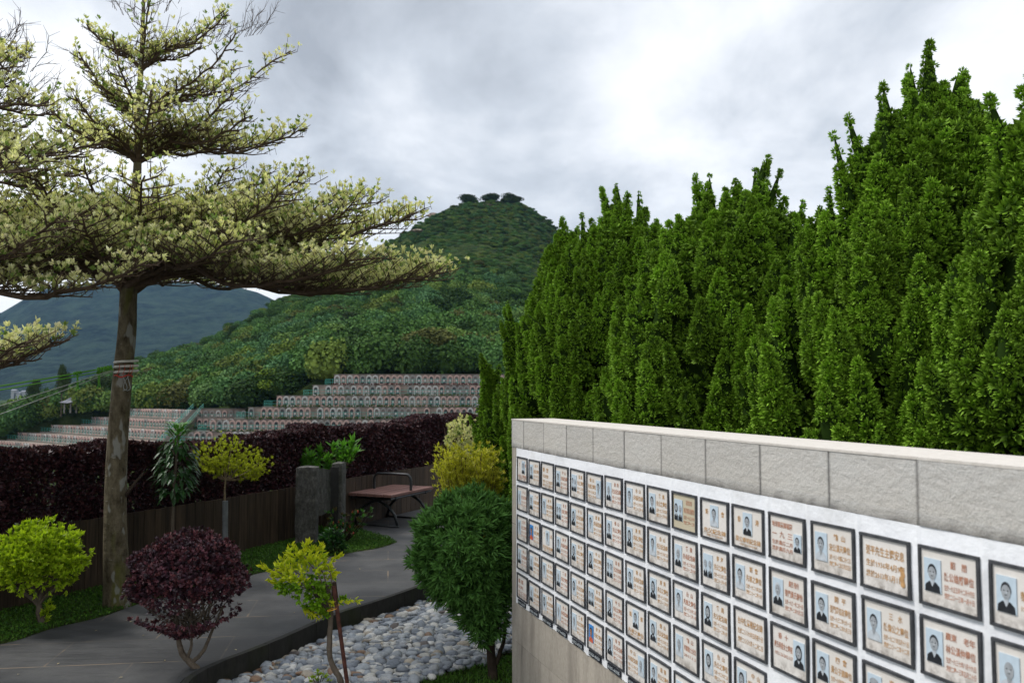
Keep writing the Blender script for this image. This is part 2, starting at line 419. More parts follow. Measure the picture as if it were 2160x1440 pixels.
def in_poly(P, poly):
    x, y = P[:, 0], P[:, 1]; poly = np.asarray(poly)[:, :2]; ins = np.zeros(len(P), bool); j = len(poly) - 1
    for i in range(len(poly)):
        xi, yi = poly[i]; xj, yj = poly[j]
        c = ((yi > y) != (yj > y)) & (x < (xj - xi) * (y - yi) / (yj - yi + 1e-12) + xi); ins ^= c; j = i
    return ins
def extrude_poly(name, poly, z0, z1, mats, kind='structure', side_mat=None):
    import bmesh
    bm = bmesh.new(); vs = [bm.verts.new((p[0], p[1], z1)) for p in poly]; f = bm.faces.new(vs)
    if f.normal.z < 0: f.normal_flip()
    bm.normal_update()
    if f.normal.z < 0: bmesh.ops.reverse_faces(bm, faces=[f])
    r = bmesh.ops.extrude_face_region(bm, geom=[f]); top_vs = [v for v in r['geom'] if isinstance(v, bmesh.types.BMVert)]
    # original face becomes the bottom, the extruded one stays the top
    for v in bm.verts:
        if v not in top_vs: v.co.z = z0
    bmesh.ops.recalc_face_normals(bm, faces=bm.faces)
    for f in bm.faces:
        f.material_index = 0 if abs(f.normal.z) > .5 else (1 if side_mat else 0)
    bmesh.ops.triangulate(bm, faces=[f for f in bm.faces if len(f.verts) > 4])
    me = bpy.data.meshes.new(name); bm.to_mesh(me); bm.free()
    me.materials.append(M[mats])
    if side_mat: me.materials.append(M[side_mat])
    o = bpy.data.objects.new(name, me); COL.objects.link(o)
    if kind: o['kind'] = kind
    return o
def rand_dirs(n):
    return nrmz(R.normal(size=(n, 3)))
def rosettes(mb, P, D, k, L, W, spread, C, C2=None, cvar=.25, mat=0, lvar=.3, fold=.12, widest=.5, cup=0., up=0.):
    n = len(P); D = nrmz(np.asarray(D, float)); P2 = np.repeat(P, k, 0); D2 = np.repeat(D, k, 0)
    rr = rand_dirs(n * k); rr = nrmz(rr - D2 * (rr * D2).sum(1, keepdims=True))
    a = R.uniform(.15, 1, n * k)[:, None] * spread
    dd = D2 * np.cos(a) + rr * np.sin(a); dd[:, 2] += up
    Nn = D2 - rr * .3 + R.normal(size=(n * k, 3)) * .2
    C = np.asarray(C, float); C = C[None] if C.ndim == 1 else C
    ci = np.repeat(R.integers(0, len(C), n), k) if len(C) != n else np.repeat(np.arange(n), k)
    cc = C[ci] * (1 + R.uniform(-cvar, cvar, (n * k, 1)))
    c2 = None
    if C2 is not None: c2 = np.asarray(C2, float)[None] * (1 + R.uniform(-cvar, cvar, (n * k, 1)))
    mb.leaves(P2 + R.normal(size=(n * k, 3)) * .004, dd, Nn, L * (1 + R.uniform(-lvar, lvar, n * k)), W * (1 + R.uniform(-lvar, lvar, n * k)), cc, c2, mat, fold, widest, cup)

# ------------------------------------------------------------------ ground, path, beds
LOW = -0.17
lp = lambda l, z=0: [at_z(x, y, z)[:2] for x, y in l]
path_left = smoothpoly(lp([(-400, 1389), (-200, 1378), (0, 1358), (110, 1325), (215, 1300), (290, 1274), (400, 1243), (520, 1215), (600, 1195), (725, 1168), (800, 1155), (838, 1143)]), 5)
wedge = smoothpoly(lp([(838, 1143), (815, 1133), (775, 1121), (742, 1112)]), 3)
fa, fb = at_z(0, 1290, 0), at_z(900, 1069, 0)          # fence foot line
fdir = (fb - fa) / np.linalg.norm(fb - fa)
fpt = lambda s, off=0.0: (fa + fdir * s + np.array([-fdir[1], fdir[0], 0]) * off)
s_of = lambda px: (lambda n_: float(np.dot(at_z(px, 1290 - .2456 * px, 0) - fa, fdir)))(0)
fence_end = float(np.dot(fb - fa, fdir)) + 6
kerb_pts = lp([(1150, 1040), (1120, 1075), (1080, 1115), (1030, 1155), (960, 1197), (890, 1230), (800, 1262), (700, 1294), (600, 1338), (520, 1370), (450, 1396), (400, 1422), (372, 1450), (330, 1530), (250, 1700), (100, 2300)])
kerb = smoothpoly(kerb_pts, 5)
fence_s0 = s_of(745)
poly = list(path_left) + list(wedge[1:]) + [tuple(fpt(fence_s0, -.02)[:2]), tuple(fpt(fence_end - 3.2, -.02)[:2])] + list(kerb) + [(-.4, -1.5), (-6, -1.5)]
extrude_poly('path', poly, -.30, 0, 'path_slate', side_mat='kerb_stone')
# kerb joints: thin upright stones set against the path edge
kb = MB(); acc = 0
for i in range(len(kerb) - 1):
    a, b = kerb[i], kerb[i + 1]; d = b - a; L = np.linalg.norm(d); n = np.array([-d[1], d[0]]) / max(L, 1e-6)
    acc += L
side = lambda p: p
KW = .10
nk = []
for i in range(len(kerb)):
    d = kerb[min(i + 1, len(kerb) - 1)] - kerb[max(i - 1, 0)]; d = d / np.linalg.norm(d); nk.append([d[1], -d[0]])
nk = np.array(nk)
if np.dot(nk[20], np.array([1, -.6])) < 0: nk = -nk
cum = np.concatenate([[0], np.cumsum(np.linalg.norm(np.diff(kerb, axis=0), axis=1))])
ss = np.arange(0, cum[-1], .62)
for s0, s1 in zip(ss[:-1], ss[1:]):
    t = np.linspace(s0 + .002, s1 - .002, 4)
    c_ = np.stack([np.interp(t, cum, kerb[:, 0]), np.interp(t, cum, kerb[:, 1])], 1)
    n_ = nrmz(np.stack([np.interp(t, cum, nk[:, 0]), np.interp(t, cum, nk[:, 1])], 1))
    inn = c_ + n_ * .002; ou = c_ + n_ * .05; h = .004 + R.uniform(-.0015, .0015); cc = (1 + R.uniform(-.2, .2)) * np.ones(3)
    V = np.concatenate([np.c_[inn, np.full(4, -.3)], np.c_[inn, np.full(4, h)], np.c_[ou, np.full(4, -.3)], np.c_[ou, np.full(4, h)]])
    q = []
    for j in range(3): q += [[4 + j, 5 + j, 13 + j, 12 + j], [8 + j, 12 + j, 13 + j, 9 + j], [0 + j, 1 + j, 5 + j, 4 + j]]
    q += [[0, 4, 12, 8], [3, 11, 15, 7]]
    kb.add(V, q, col=cc)
tag(kb.build('kerb', 'kerb_stone'), kind='structure')

# garden soil plateau
extrude_poly('ground', [(-14, -3), (6, -3), (6, 24), fpt(fence_end + 4, .9)[:2], fpt(-3.5, .9)[:2], (-14, 3)], -.45, LOW - .03, 'lawn_soil')
# left lawn strip at path level
lawn_poly = list(path_left) + list(wedge[1:]) + [tuple(fpt(fence_s0 - .02, -.005)[:2]), tuple(fpt(-3.5, -.005)[:2])]
extrude_poly('lawn', lawn_poly, -.28, -.006, 'lawn_soil')
# land falling away behind the fence, out to the horizon
gb = MB(); rows = []
xs = np.linspace(-1, 1, 41)
for dist, z in [(9, -.5), (11, -.9), (14, -2.2), (20, -4.5), (32, -7.5), (60, -10.5), (120, -12), (300, -13), (900, -13), (3000, -13), (9000, -13)]:
    rows.append(np.stack([xs * (dist * 1.6 + 30), np.full(41, dist) + (0 if dist > 60 else 0), np.full(41, z)], 1))
V = np.concatenate(rows); q = [[r * 41 + j, r * 41 + j + 1, (r + 1) * 41 + j + 1, (r + 1) * 41 + j] for r in range(len(rows) - 1) for j in range(40)]
gb.add(V, q); vo = gb.build('valley_ground', 'hill_scrub'); tag(vo, kind='structure')

# ------------------------------------------------------------------ fence
fence = empty('timber_fence', tuple(fpt(5)), 'low dark brown timber board fence below the purple hedge', 'fence')
FH = .655
b = MB(); s = -2.5; bw = .139
while s < fence_end:
    near = s > s_of(640); base = R.uniform(.65, 1.2); cc = np.array([1.0, 1, 1]) * base
    p0, p1 = fpt(s + .003), fpt(s + bw - .003); n_ = np.array([-fdir[1], fdir[0], 0]) * .022
    dz = R.uniform(-.004, .004)
    V = [p0, p1, p1 + n_, p0 + n_]; V = np.array([v + np.array([0, 0, -.10]) for v in V] + [v + np.array([0, 0, FH + dz]) for v in V])
    b.add(V, [[0, 3, 2, 1], [4, 5, 6, 7], [0, 1, 5, 4], [1, 2, 6, 5], [2, 3, 7, 6], [3, 0, 4, 7]], col=cc); s += bw
child(b, 'board_panel', 'timber', fence)
b = MB()
for z in (.12, .5):
    p0, p1 = fpt(-2.5, .023), fpt(fence_end, .023); n_ = np.array([-fdir[1], fdir[0], 0]) * .04
    V = np.array([p0, p1, p1 + n_, p0 + n_]); V = np.concatenate([V + [0, 0, z], V + [0, 0, z + .08]])
    b.add(V, [[0, 3, 2, 1], [4, 5, 6, 7], [0, 1, 5, 4], [1, 2, 6, 5], [2, 3, 7, 6], [3, 0, 4, 7]])
child(b, 'rail', 'timber', fence)
for s in np.arange(-2, fence_end, 1.8):
    b = MB(); p = fpt(s, .11); b.tube([p + [0, 0, -.35], p + [0, 0, .6]], .035, 8); child(b, 'post', 'timber', fence)

# ------------------------------------------------------------------ purple hedge
hedge = empty('clipped_hedge', tuple(fpt(5, .5)), 'long clipped purple-leaved hedge standing behind the timber fence', 'hedge')
hb = MB(); sb = MB()
HL = fence_end + 1.2; s0 = -3.2
def htop(s): return 1.36 + .035 * np.sin(s * 1.7) + .025 * np.sin(s * 4.1 + 1) - .075 + .125 * np.clip((s - 3) / 6, 0, 1) + .02 * np.sin(s * 9.7)
nh = 125000
s = R.uniform(s0, HL, nh); pick = R.uniform(size=nh)
dpt = np.where(pick < .5, R.uniform(.14, .24, nh), R.uniform(.14, .62, nh)); zt = htop(s)
z = np.where(pick < .5, zt * R.uniform(.3, 1, nh), zt - np.abs(R.normal(0, .07, nh)))
deep = pick > .80; z = np.where(deep, R.uniform(.3, 1.2, nh), z); dpt = np.where(deep, R.uniform(.2, .6, nh), dpt)
dpt = dpt + .035 * np.sin(s * 5 + z * 6) + .03 * np.sin(s * 11 - z * 9) + np.clip(z - (zt - .1), 0, 1) * .5
# thin see-through slits low at the left end
slit = (np.abs(((s * 1.9 + .35 * np.sin(s * 3.3)) % 1) - .5) < .035) & (s < 3.0) & (z < 1.0)
thin = (s < 3.4) & (z < .95) & (R.uniform(size=nh) < .03)
keep = ~(slit | thin)
s, dpt, z = s[keep], dpt[keep], z[keep]; P = np.array([fa + fdir * a + np.array([-fdir[1], fdir[0], 0]) * b_ + np.array([0, 0, c_]) for a, b_, c_ in zip(s, dpt, z)])
nrm_f = np.array([fdir[1], -fdir[0], 0]); topness = np.clip((z - (htop(s) - .15)) / .15, 0, 1)[:, None]
D = nrm_f * .6 * (1 - topness) + np.array([0, 0, 1]) * (.3 + topness) + R.normal(size=(len(P), 3)) * .6
pc = np.array([(.040, .014, .019), (.062, .021, .027), (.028, .012, .017), (.090, .034, .036), (.048, .024, .024)])
rosettes(hb, P, D, 4, .037, .026, 1.2, pc, cvar=.35)
n_t = 900; s = R.uniform(s0, HL, n_t); P = np.array([fpt(a, R.uniform(.15, .6)) + np.array([0, 0, htop(a) - .02]) for a in s])
rosettes(hb, P, np.array([0, 0, 1.]) + R.normal(size=(n_t, 3)) * .35, 8, .045, .018, .7, pc * 1.2, cvar=.3)
child(hb, 'foliage', 'purple_leaf', hedge)
A = []; B = []
for s in np.arange(s0, HL, .055):
    p = fpt(s + R.uniform(-.02, .02), R.uniform(.22, .5)); h = R.uniform(.85, 1.2); q_ = p + np.array([R.uniform(-.08, .08), R.uniform(-.05, .05), h]); A.append(p + np.array([0, 0, -.4])); B.append(q_)
sb.segs(np.array(A), np.array(B), .010, .004, k=4)
child(sb, 'stems', 'twig_dark', hedge)

# ------------------------------------------------------------------ columbarium wall
L_, H_ = .38, .19
tz = CAM[2] - .182
for _ in range(30):
    P1 = at_z(1106, 885.2, tz); P2 = at_z(1937, 963, tz)
    k = np.linalg.norm(P2 - P1) / (9 * L_); tz = CAM[2] - (CAM[2] - tz) / k
H_ = H_; wd = (P2 - P1) / np.linalg.norm(P2 - P1)
P0 = P1 - wd * .245                                  # far end of the wall
WANG = math.atan2(wd[1], wd[0]); TOP = tz
WL = 6.4
wall = empty('columbarium_wall', (P0[0], P0[1], 0), 'pale granite memorial wall with a white painted panel of small framed plaques', 'wall', rz=WANG)
def wpart(mb, name, mats, parent=wall, **k):
    o = mb.build(name, mats, None, **k); o.parent = parent; return o
TH = .30; BASE = -.55
b = MB(); b.box(.006, WL, .012, TH - .004, BASE, TOP - .024); wpart(b, 'core', 'grout')
# coping : face blocks and top slab
b = MB(); joints = [-.001] + [.245 + L_ * i for i in range(0, 17)]
for x0, x1 in zip(joints[:-1], joints[1:]):
    g = R.uniform(.93, 1.05); dy = R.uniform(-.001, .001)
    xs_ = np.linspace(x0 + .0016, x1 - .0016, 14); xs_[1] = x0 + .011; xs_[-2] = x1 - .011; jj_ = {v_: R.uniform(.35, 1) for v_ in xs_}
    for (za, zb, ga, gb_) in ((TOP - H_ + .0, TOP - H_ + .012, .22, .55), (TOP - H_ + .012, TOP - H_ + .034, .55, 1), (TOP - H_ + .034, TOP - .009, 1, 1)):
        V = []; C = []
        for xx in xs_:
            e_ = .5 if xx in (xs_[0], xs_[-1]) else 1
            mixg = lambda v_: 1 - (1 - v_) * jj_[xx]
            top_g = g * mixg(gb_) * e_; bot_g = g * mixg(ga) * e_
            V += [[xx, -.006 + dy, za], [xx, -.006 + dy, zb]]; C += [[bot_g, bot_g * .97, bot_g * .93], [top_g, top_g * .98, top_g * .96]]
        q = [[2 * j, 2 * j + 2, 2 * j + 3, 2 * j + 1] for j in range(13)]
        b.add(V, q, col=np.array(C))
    # returns: underside and ends
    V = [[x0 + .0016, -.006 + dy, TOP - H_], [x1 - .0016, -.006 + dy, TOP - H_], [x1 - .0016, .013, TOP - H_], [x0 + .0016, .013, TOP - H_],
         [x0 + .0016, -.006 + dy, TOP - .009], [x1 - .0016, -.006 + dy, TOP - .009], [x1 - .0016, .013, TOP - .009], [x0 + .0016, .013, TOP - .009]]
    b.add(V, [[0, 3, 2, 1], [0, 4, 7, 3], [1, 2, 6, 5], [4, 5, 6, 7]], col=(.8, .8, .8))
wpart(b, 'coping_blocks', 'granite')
b = MB()
for x0, x1 in zip(joints[:-1:2], joints[2::2]): b.box(x0 + (.0005 if x0 > 0 else -.006), x1 - .0005, -.0075, TH + .002, TOP - .008, TOP)
wpart(b, 'coping_top', 'coping_top')
# cladding below and end strip
PH = 1.018; PX0 = .088                                # painted panel
b = MB(); th = (1.018) / 4.0
th = .2545
zj = [TOP - H_ - th * i for i in range(0, 10)]
row = 0
for za, zb in zip(zj[1:], zj[:-1]):
    inpanel = zb > TOP - H_ - PH + .01
    if inpanel: b.box(0, PX0, -.003, .0125, za + .0015, zb - .0015, col=(R.uniform(.98, 1.12),) * 3)
    else:
        off = .245 + .13 + (.19 if row % 2 else 0) - L_; x = 0; xj = [0] + [v for v in np.arange(off, WL, L_) if v > .03] + [WL]
        for x0, x1 in zip(xj[:-1], xj[1:]): b.box(x0 + .001, x1 - .001, -.003, .0125, za + .0012, zb - .0012, col=(R.uniform(.9, 1.1),) * 3)
        row += 1
    b.box(-.012, .004, .0, TH, za + .0015, zb - .0015, col=(1, 1, 1))
wpart(b, 'cladding', 'granite_lower')
b = MB(); b.box(-.008, .005, -.004, TH, TOP - H_ + .001, TOP - .0095, col=(.9,) * 3); wpart(b, 'end_block', 'granite')
# painted panel : subdivided, a little wavy, with raised ribs between the columns
PU, PV = .6217 * L_, 1.003 * H_; FW, FHt = PU * .872, PV * .852
px0 = .245 - .380 * 0 + 0
s_p1 = None
def s_from_px(px):                                    # wall coordinate of a picture column on the top edge
    u1 = 1 / (1106 - 484.); ux = 1 / (px - 484.); return .245 + (u1 - ux) / (.00010145) * L_
CX0 = s_from_px(1093.8)
# linear ribs
b = MB(); nx, nz_ = 420, 72; xs_ = np.linspace(PX0, WL, nx); zs_ = np.linspace(TOP - H_ - PH, TOP - H_ - .001, nz_)
X, Z = np.meshgrid(xs_, zs_); ph = ((X - CX0 - FW) / PU) % 1.0; gap = (1 - FW / PU)
rib = np.exp(-((ph - gap / 2) / .035) ** 2) * .0035
Y = -.0045 - rib + .0008 * np.sin(X * 31 + Z * 17) + .001 * np.sin(X * 7.3 - Z * 21) 
ed = (zs_[:, None] < zs_[0] + .02) * (.002 * np.sin(X * 23) + .002 * np.sin(X * 57)) ; Z = Z + np.where(Z < zs_[0] + .001, ed, 0)
V = np.stack([X, Y, Z], -1).reshape(-1, 3); q = [[r * nx + j, r * nx + j + 1, (r + 1) * nx + j + 1, (r + 1) * nx + j] for r in range(nz_ - 1) for j in range(nx - 1)]
b.add(V, q)
e0 = np.arange(nx); V2 = np.concatenate([V[:nx], V[:nx] + [0, .014, 0]]); b.add(V2, [[j, nx + j, nx + j + 1, j + 1] for j in range(nx - 1)])
V3 = np.concatenate([V[::nx], V[::nx] + [0, .014, 0]]); b.add(V3, [[j, j + 1, nz_ + j + 1, nz_ + j] for j in range(nz_ - 1)])
wpart(b, 'painted_panel', 'white_paint')

# ---- plaques
DG = None
GLY = {}
def text_mesh(body):
    if body in GLY: return GLY[body]
    cu = bpy.data.curves.new('t', 'FONT'); cu.body = body; cu.resolution_u = 1; cu.size = 1; cu.offset = .014
    ob = bpy.data.objects.new('t', cu); COL.objects.link(ob)
    dg = bpy.context.evaluated_depsgraph_get(); me = bpy.data.meshes.new_from_object(ob.evaluated_get(dg))
    v = np.zeros(len(me.vertices) * 3); me.vertices.foreach_get('co', v); v = v.reshape(-1, 3)
    me.calc_loop_triangles(); t = np.zeros(len(me.loop_triangles) * 3, int); me.loop_triangles.foreach_get('vertices', t)
    w = v[:, 0].max() if len(v) else 1
    bpy.data.objects.remove(ob); bpy.data.curves.remove(cu); bpy.data.meshes.remove(me)
    GLY[body] = (v, t.reshape(-1, 3), w); return GLY[body]
def put_text(mb, body, x, z, size, y, width=None, mat=0):
    """baseline-left at x,z in plaque coordinates; squeezed to width"""
    v, t, w = text_mesh(body); 
    if len(v) == 0: return
    sx = size if width is None else width / w
    mb.add(np.stack([x + v[:, 0] * sx, np.full(len(v), y), z + v[:, 1] * size], 1), tris=t, mat=mat)
def ell(cx, cz, rx, rz, y, n=16, a0=0, a1=2 * PI):
    th = np.linspace(a0, a1, n, endpoint=abs(a1 - a0) < 6.28)
    V = [[cx, y, cz]] + [[cx + rx * math.cos(a), y, cz + rz * math.sin(a)] for a in th]
    k = len(V) - 1
    return V, [[0, 1 + j, 1 + (j + 1) % k] for j in range(k if abs(a1 - a0) > 6.28 else k - 1)]
def portrait(mb, x, z, w, h, st):
    """flat printed portrait; x,z lower left. materials: 0 bg 1 dark 2 hair 3 whitehair 4 skin 5 light 6 orange 7 blue 8 tan"""
    y = -.0016; bg = 7 if st.get('colour') else 0
    mb.box(x, x + w, y, .0005, z, z + h, mat=bg)
    n = st.get('n', 1)
    for i in range(n):
        cw = w / n; cx = x + cw * (i + .5); rx = cw * (.23 if n == 1 else .30); hh = h * (.22 if n == 1 else .16); cz = z + h * (.60 + st.get('dz', 0))
        # shoulders
        sm = 6 if st.get('colour') else (5 if (st.get('light', False) ^ (i == 1 and False)) else 1)
        sw = cw * .46
        V = [[cx - sw, y - .0004, z + .0005], [cx + sw, y - .0004, z + .0005], [cx + sw * .92, y - .0004, z + h * .20], [cx + sw * .45, y - .0004, z + h * .31], [cx - sw * .45, y - .0004, z + h * .31], [cx - sw * .92, y - .0004, z + h * .20]]
        mb.add(V, tris=[[0, 1, 2], [0, 2, 5], [2, 3, 5], [3, 4, 5]], mat=sm)
        # collar / neck
        sk = 8 if st.get('colour') else 4
        V = [[cx - rx * .5, y - .0008, z + h * .30], [cx, y - .0008, z + h * .16], [cx + rx * .5, y - .0008, z + h * .30], [cx + rx * .45, y - .0008, cz - hh * .6], [cx - rx * .45, y - .0008, cz - hh * .6]]
        mb.add(V, tris=[[0, 1, 2], [0, 2, 3], [0, 3, 4]], mat=5 if not st.get('light') and not st.get('colour') else sk)
        hair = st.get('hair', 'short') if i == 0 else st.get('hair2', 'short'); hm = 3 if hair in ('white', 'bald') else 2
        if hair == 'long':
            V, T = ell(cx, cz - hh * .1, rx * 1.28, hh * 1.35, y - .001); mb.add(V, tris=T, mat=2)
        elif hair == 'hat':
            V, T = ell(cx, cz, rx * 1.5, hh * 1.3, y - .001); mb.add(V, tris=T, mat=2)
            V, T = ell(cx, cz + hh * .75, rx * 1.3, hh * .6, y - .0018); mb.add(V, tris=T, mat=4)
        elif hair != 'bald':
            V, T = ell(cx, cz + hh * .05, rx * 1.14, hh * 1.08, y - .001, 14, -.25, PI + .25); mb.add(V, tris=T, mat=hm)
        V, T = ell(cx, cz - hh * .14, rx, hh * (1.06 if hair == 'bald' else .90), y - .0012); mb.add(V, tris=T, mat=sk)
        for ex in (-.42, .42):
            V, T = ell(cx + ex * rx, cz + hh * .05, rx * .2, hh * .075, y - .0015, 8); mb.add(V, tris=T, mat=2)
        V, T = ell(cx, cz - hh * .5, rx * .3, hh * .05, y - .0015, 8); mb.add(V, tris=T, mat=2)
        V, T = ell(cx + rx * .1, cz - hh * .2, rx * .14, hh * .14, y - .0014, 8); mb.add(V, tris=T, mat=5)
PM = ['photo_blue', 'photo_dark', 'photo_hair', 'photo_white_hair', 'photo_skin', 'photo_light', 'photo_orange', 'photo_sky', 'photo_tan']
S = lambda **k: k
# layout of each plaque: portrait at left, right, centre or none
lay = {
 (0, 0): ('C', S()), (0, 1): ('L', S()), (0, 2): ('N', None), (0, 3): ('L', S()), (0, 4): ('L', S(n=2, hair2='bald')), (0, 5): ('R', S(light=1)), (0, 6): ('L', S(hair='bald')), (0, 7): ('L', S(light=1)),
 (0, 8): ('L', S()), (0, 9): ('L', S(n=2, hair='long', hair2='bald')), (0, 10): ('C', S(light=1)), (0, 11): ('C', S(hair='short')), (0, 12): ('r', S()), (0, 13): ('L', S(light=1)), (0, 14): ('N', None), (0, 15): ('L', S()), (0, 16): ('L', S()),
 (1, 0): ('L', S(light=1, hair='bald')), (1, 3): ('L', S(n=2)), (1, 4): ('L', S(hair='long')), (1, 5): ('L', S(light=1)), (1, 6): ('L', S()), (1, 9): ('L', S(hair='white')), (1, 10): ('L', S(n=2, hair='bald', hair2='bald')),
 (1, 11): ('L', S(light=1)), (1, 12): ('L', S(hair='white')), (1, 13): ('L', S()), (1, 14): ('L', S(light=1)), (1, 15): ('L', S()), (1, 16): ('L', S(hair='bald', light=1)),
 (2, 1): ('L', S(colour=1)), (2, 2): ('C', S(light=1)), (2, 5): ('L', S(hair='long')), (2, 6): ('L', S(n=2)), (2, 11): ('N', None), (2, 12): ('R', S(hair='long')), (2, 13): ('L', S(hair='short')), (2, 14): ('L', S(hair='hat')),
 (3, 5): ('L', S(n=2)), (3, 6): ('L', S(hair='long')), (3, 7): ('C', S()), (3, 9): ('L', S(hair='bald', light=1)), (4, 0): ('N', None), (4, 4): ('L', S(hair='bald', light=1)), (4, 5): ('L', S(colour=1)), (4, 7): ('R', S(hair='bald', light=1)), (4, 10): ('N', None)}
known = {
 (0, 11): ['香  港', '梁公奉明紀念碑', '1927.2.1-2012.8.8'], (0, 12): ['地球縣榮歸福園', '一  九  三', '生於農曆二月', '終於農曆六月'],
 (0, 13): ['鶴  山', '宋公漢天靈位', '生於一九三一年農曆二月十二日', '終於二零一二年三月廿五日'], (0, 14): ['張平先生主懷安息', '生於1936年4月9日', '終於2013年1月11日'],
 (0, 15): ['韶    關', '陳公雄麟靈位', '生於一九五五年十二月十四日', '終於二〇一三年一月十日'], (0, 16): ['寶  安', '黎公吉祥', '1944.5.2-2012.3.1'],
 (1, 12): ['廣西 梧州', '黎門黃氏靜怡', '生於一九三一年二月一日', '終於二零一二年九月二日'], (1, 13): ['開  平', '張門周如友靈位', '生於一九三二年七月一日', '終於二零一二年九月三日'],
 (1, 14): ['三    水', '陳偉公之靈位', '生於一九二八年五月十八日', '終於二〇一二年十二月'], (1, 15): ['廣東    老年', '林公漢仲靈位', '生於一九三七年八月十九日', '終於二零一三年五月二十日'],
 (1, 16): ['紀念亡父', '1928.3.9'], (2, 11): ['台中陳榮楷紀念碑', '生於二〇〇九年五月初十日', '終於二〇〇九年十二月二日'], (2, 12): ['香  十', '嚴氏明香女士靈座', '1972.1.26-2012.6.17'],
 (2, 13): ['四  會', '黃公子錦靈位', '生於一九四四年二月十日', '終於二零一二年三月五日'], (2, 14): ['南  海', '黃門李氏', '生於一九二八年'], (3, 11): ['中  山', '張社公之靈位', '生於一九三一年', '終於二零一二年'],
 (0, 9): ['紀念父母', '慈父慈母永遠懷念', '生於一九三六年', '終於二零一二年'], (3, 9): ['鶴  山', '李鳳媚女士紀念', '2011.1.2']}
places = ['番  禺', '中  山', '東  莞', '南  海', '順  德', '台  山', '新  會', '佛  山']; names3 = ['先公之靈位', '先慈之靈位', '先父紀念碑', '先母紀念碑']
dates = [('生於一九二八年五月', '終於二〇一二年十月'), ('生於一九三六年二月', '終於二〇一三年一月')]
pnames = {'L': 'left', 'R': 'right', 'C': 'centre', 'r': 'right'}
ordc = ['first', 'second', 'third', 'fourth', 'fifth', 'sixth', 'seventh', 'eighth', 'ninth', 'tenth', 'eleventh', 'twelfth', 'thirteenth', 'fourteenth', 'fifteenth', 'sixteenth', 'seventeenth', 'eighteenth']
ordr = ['top', 'second', 'third', 'fourth', 'bottom']
NC = 17
vis_rows = lambda c: 5 if c < 8 else (5 if c < 10 else (4 if c < 11 else (4 if c < 12 else (3 if c < 15 else 2))))
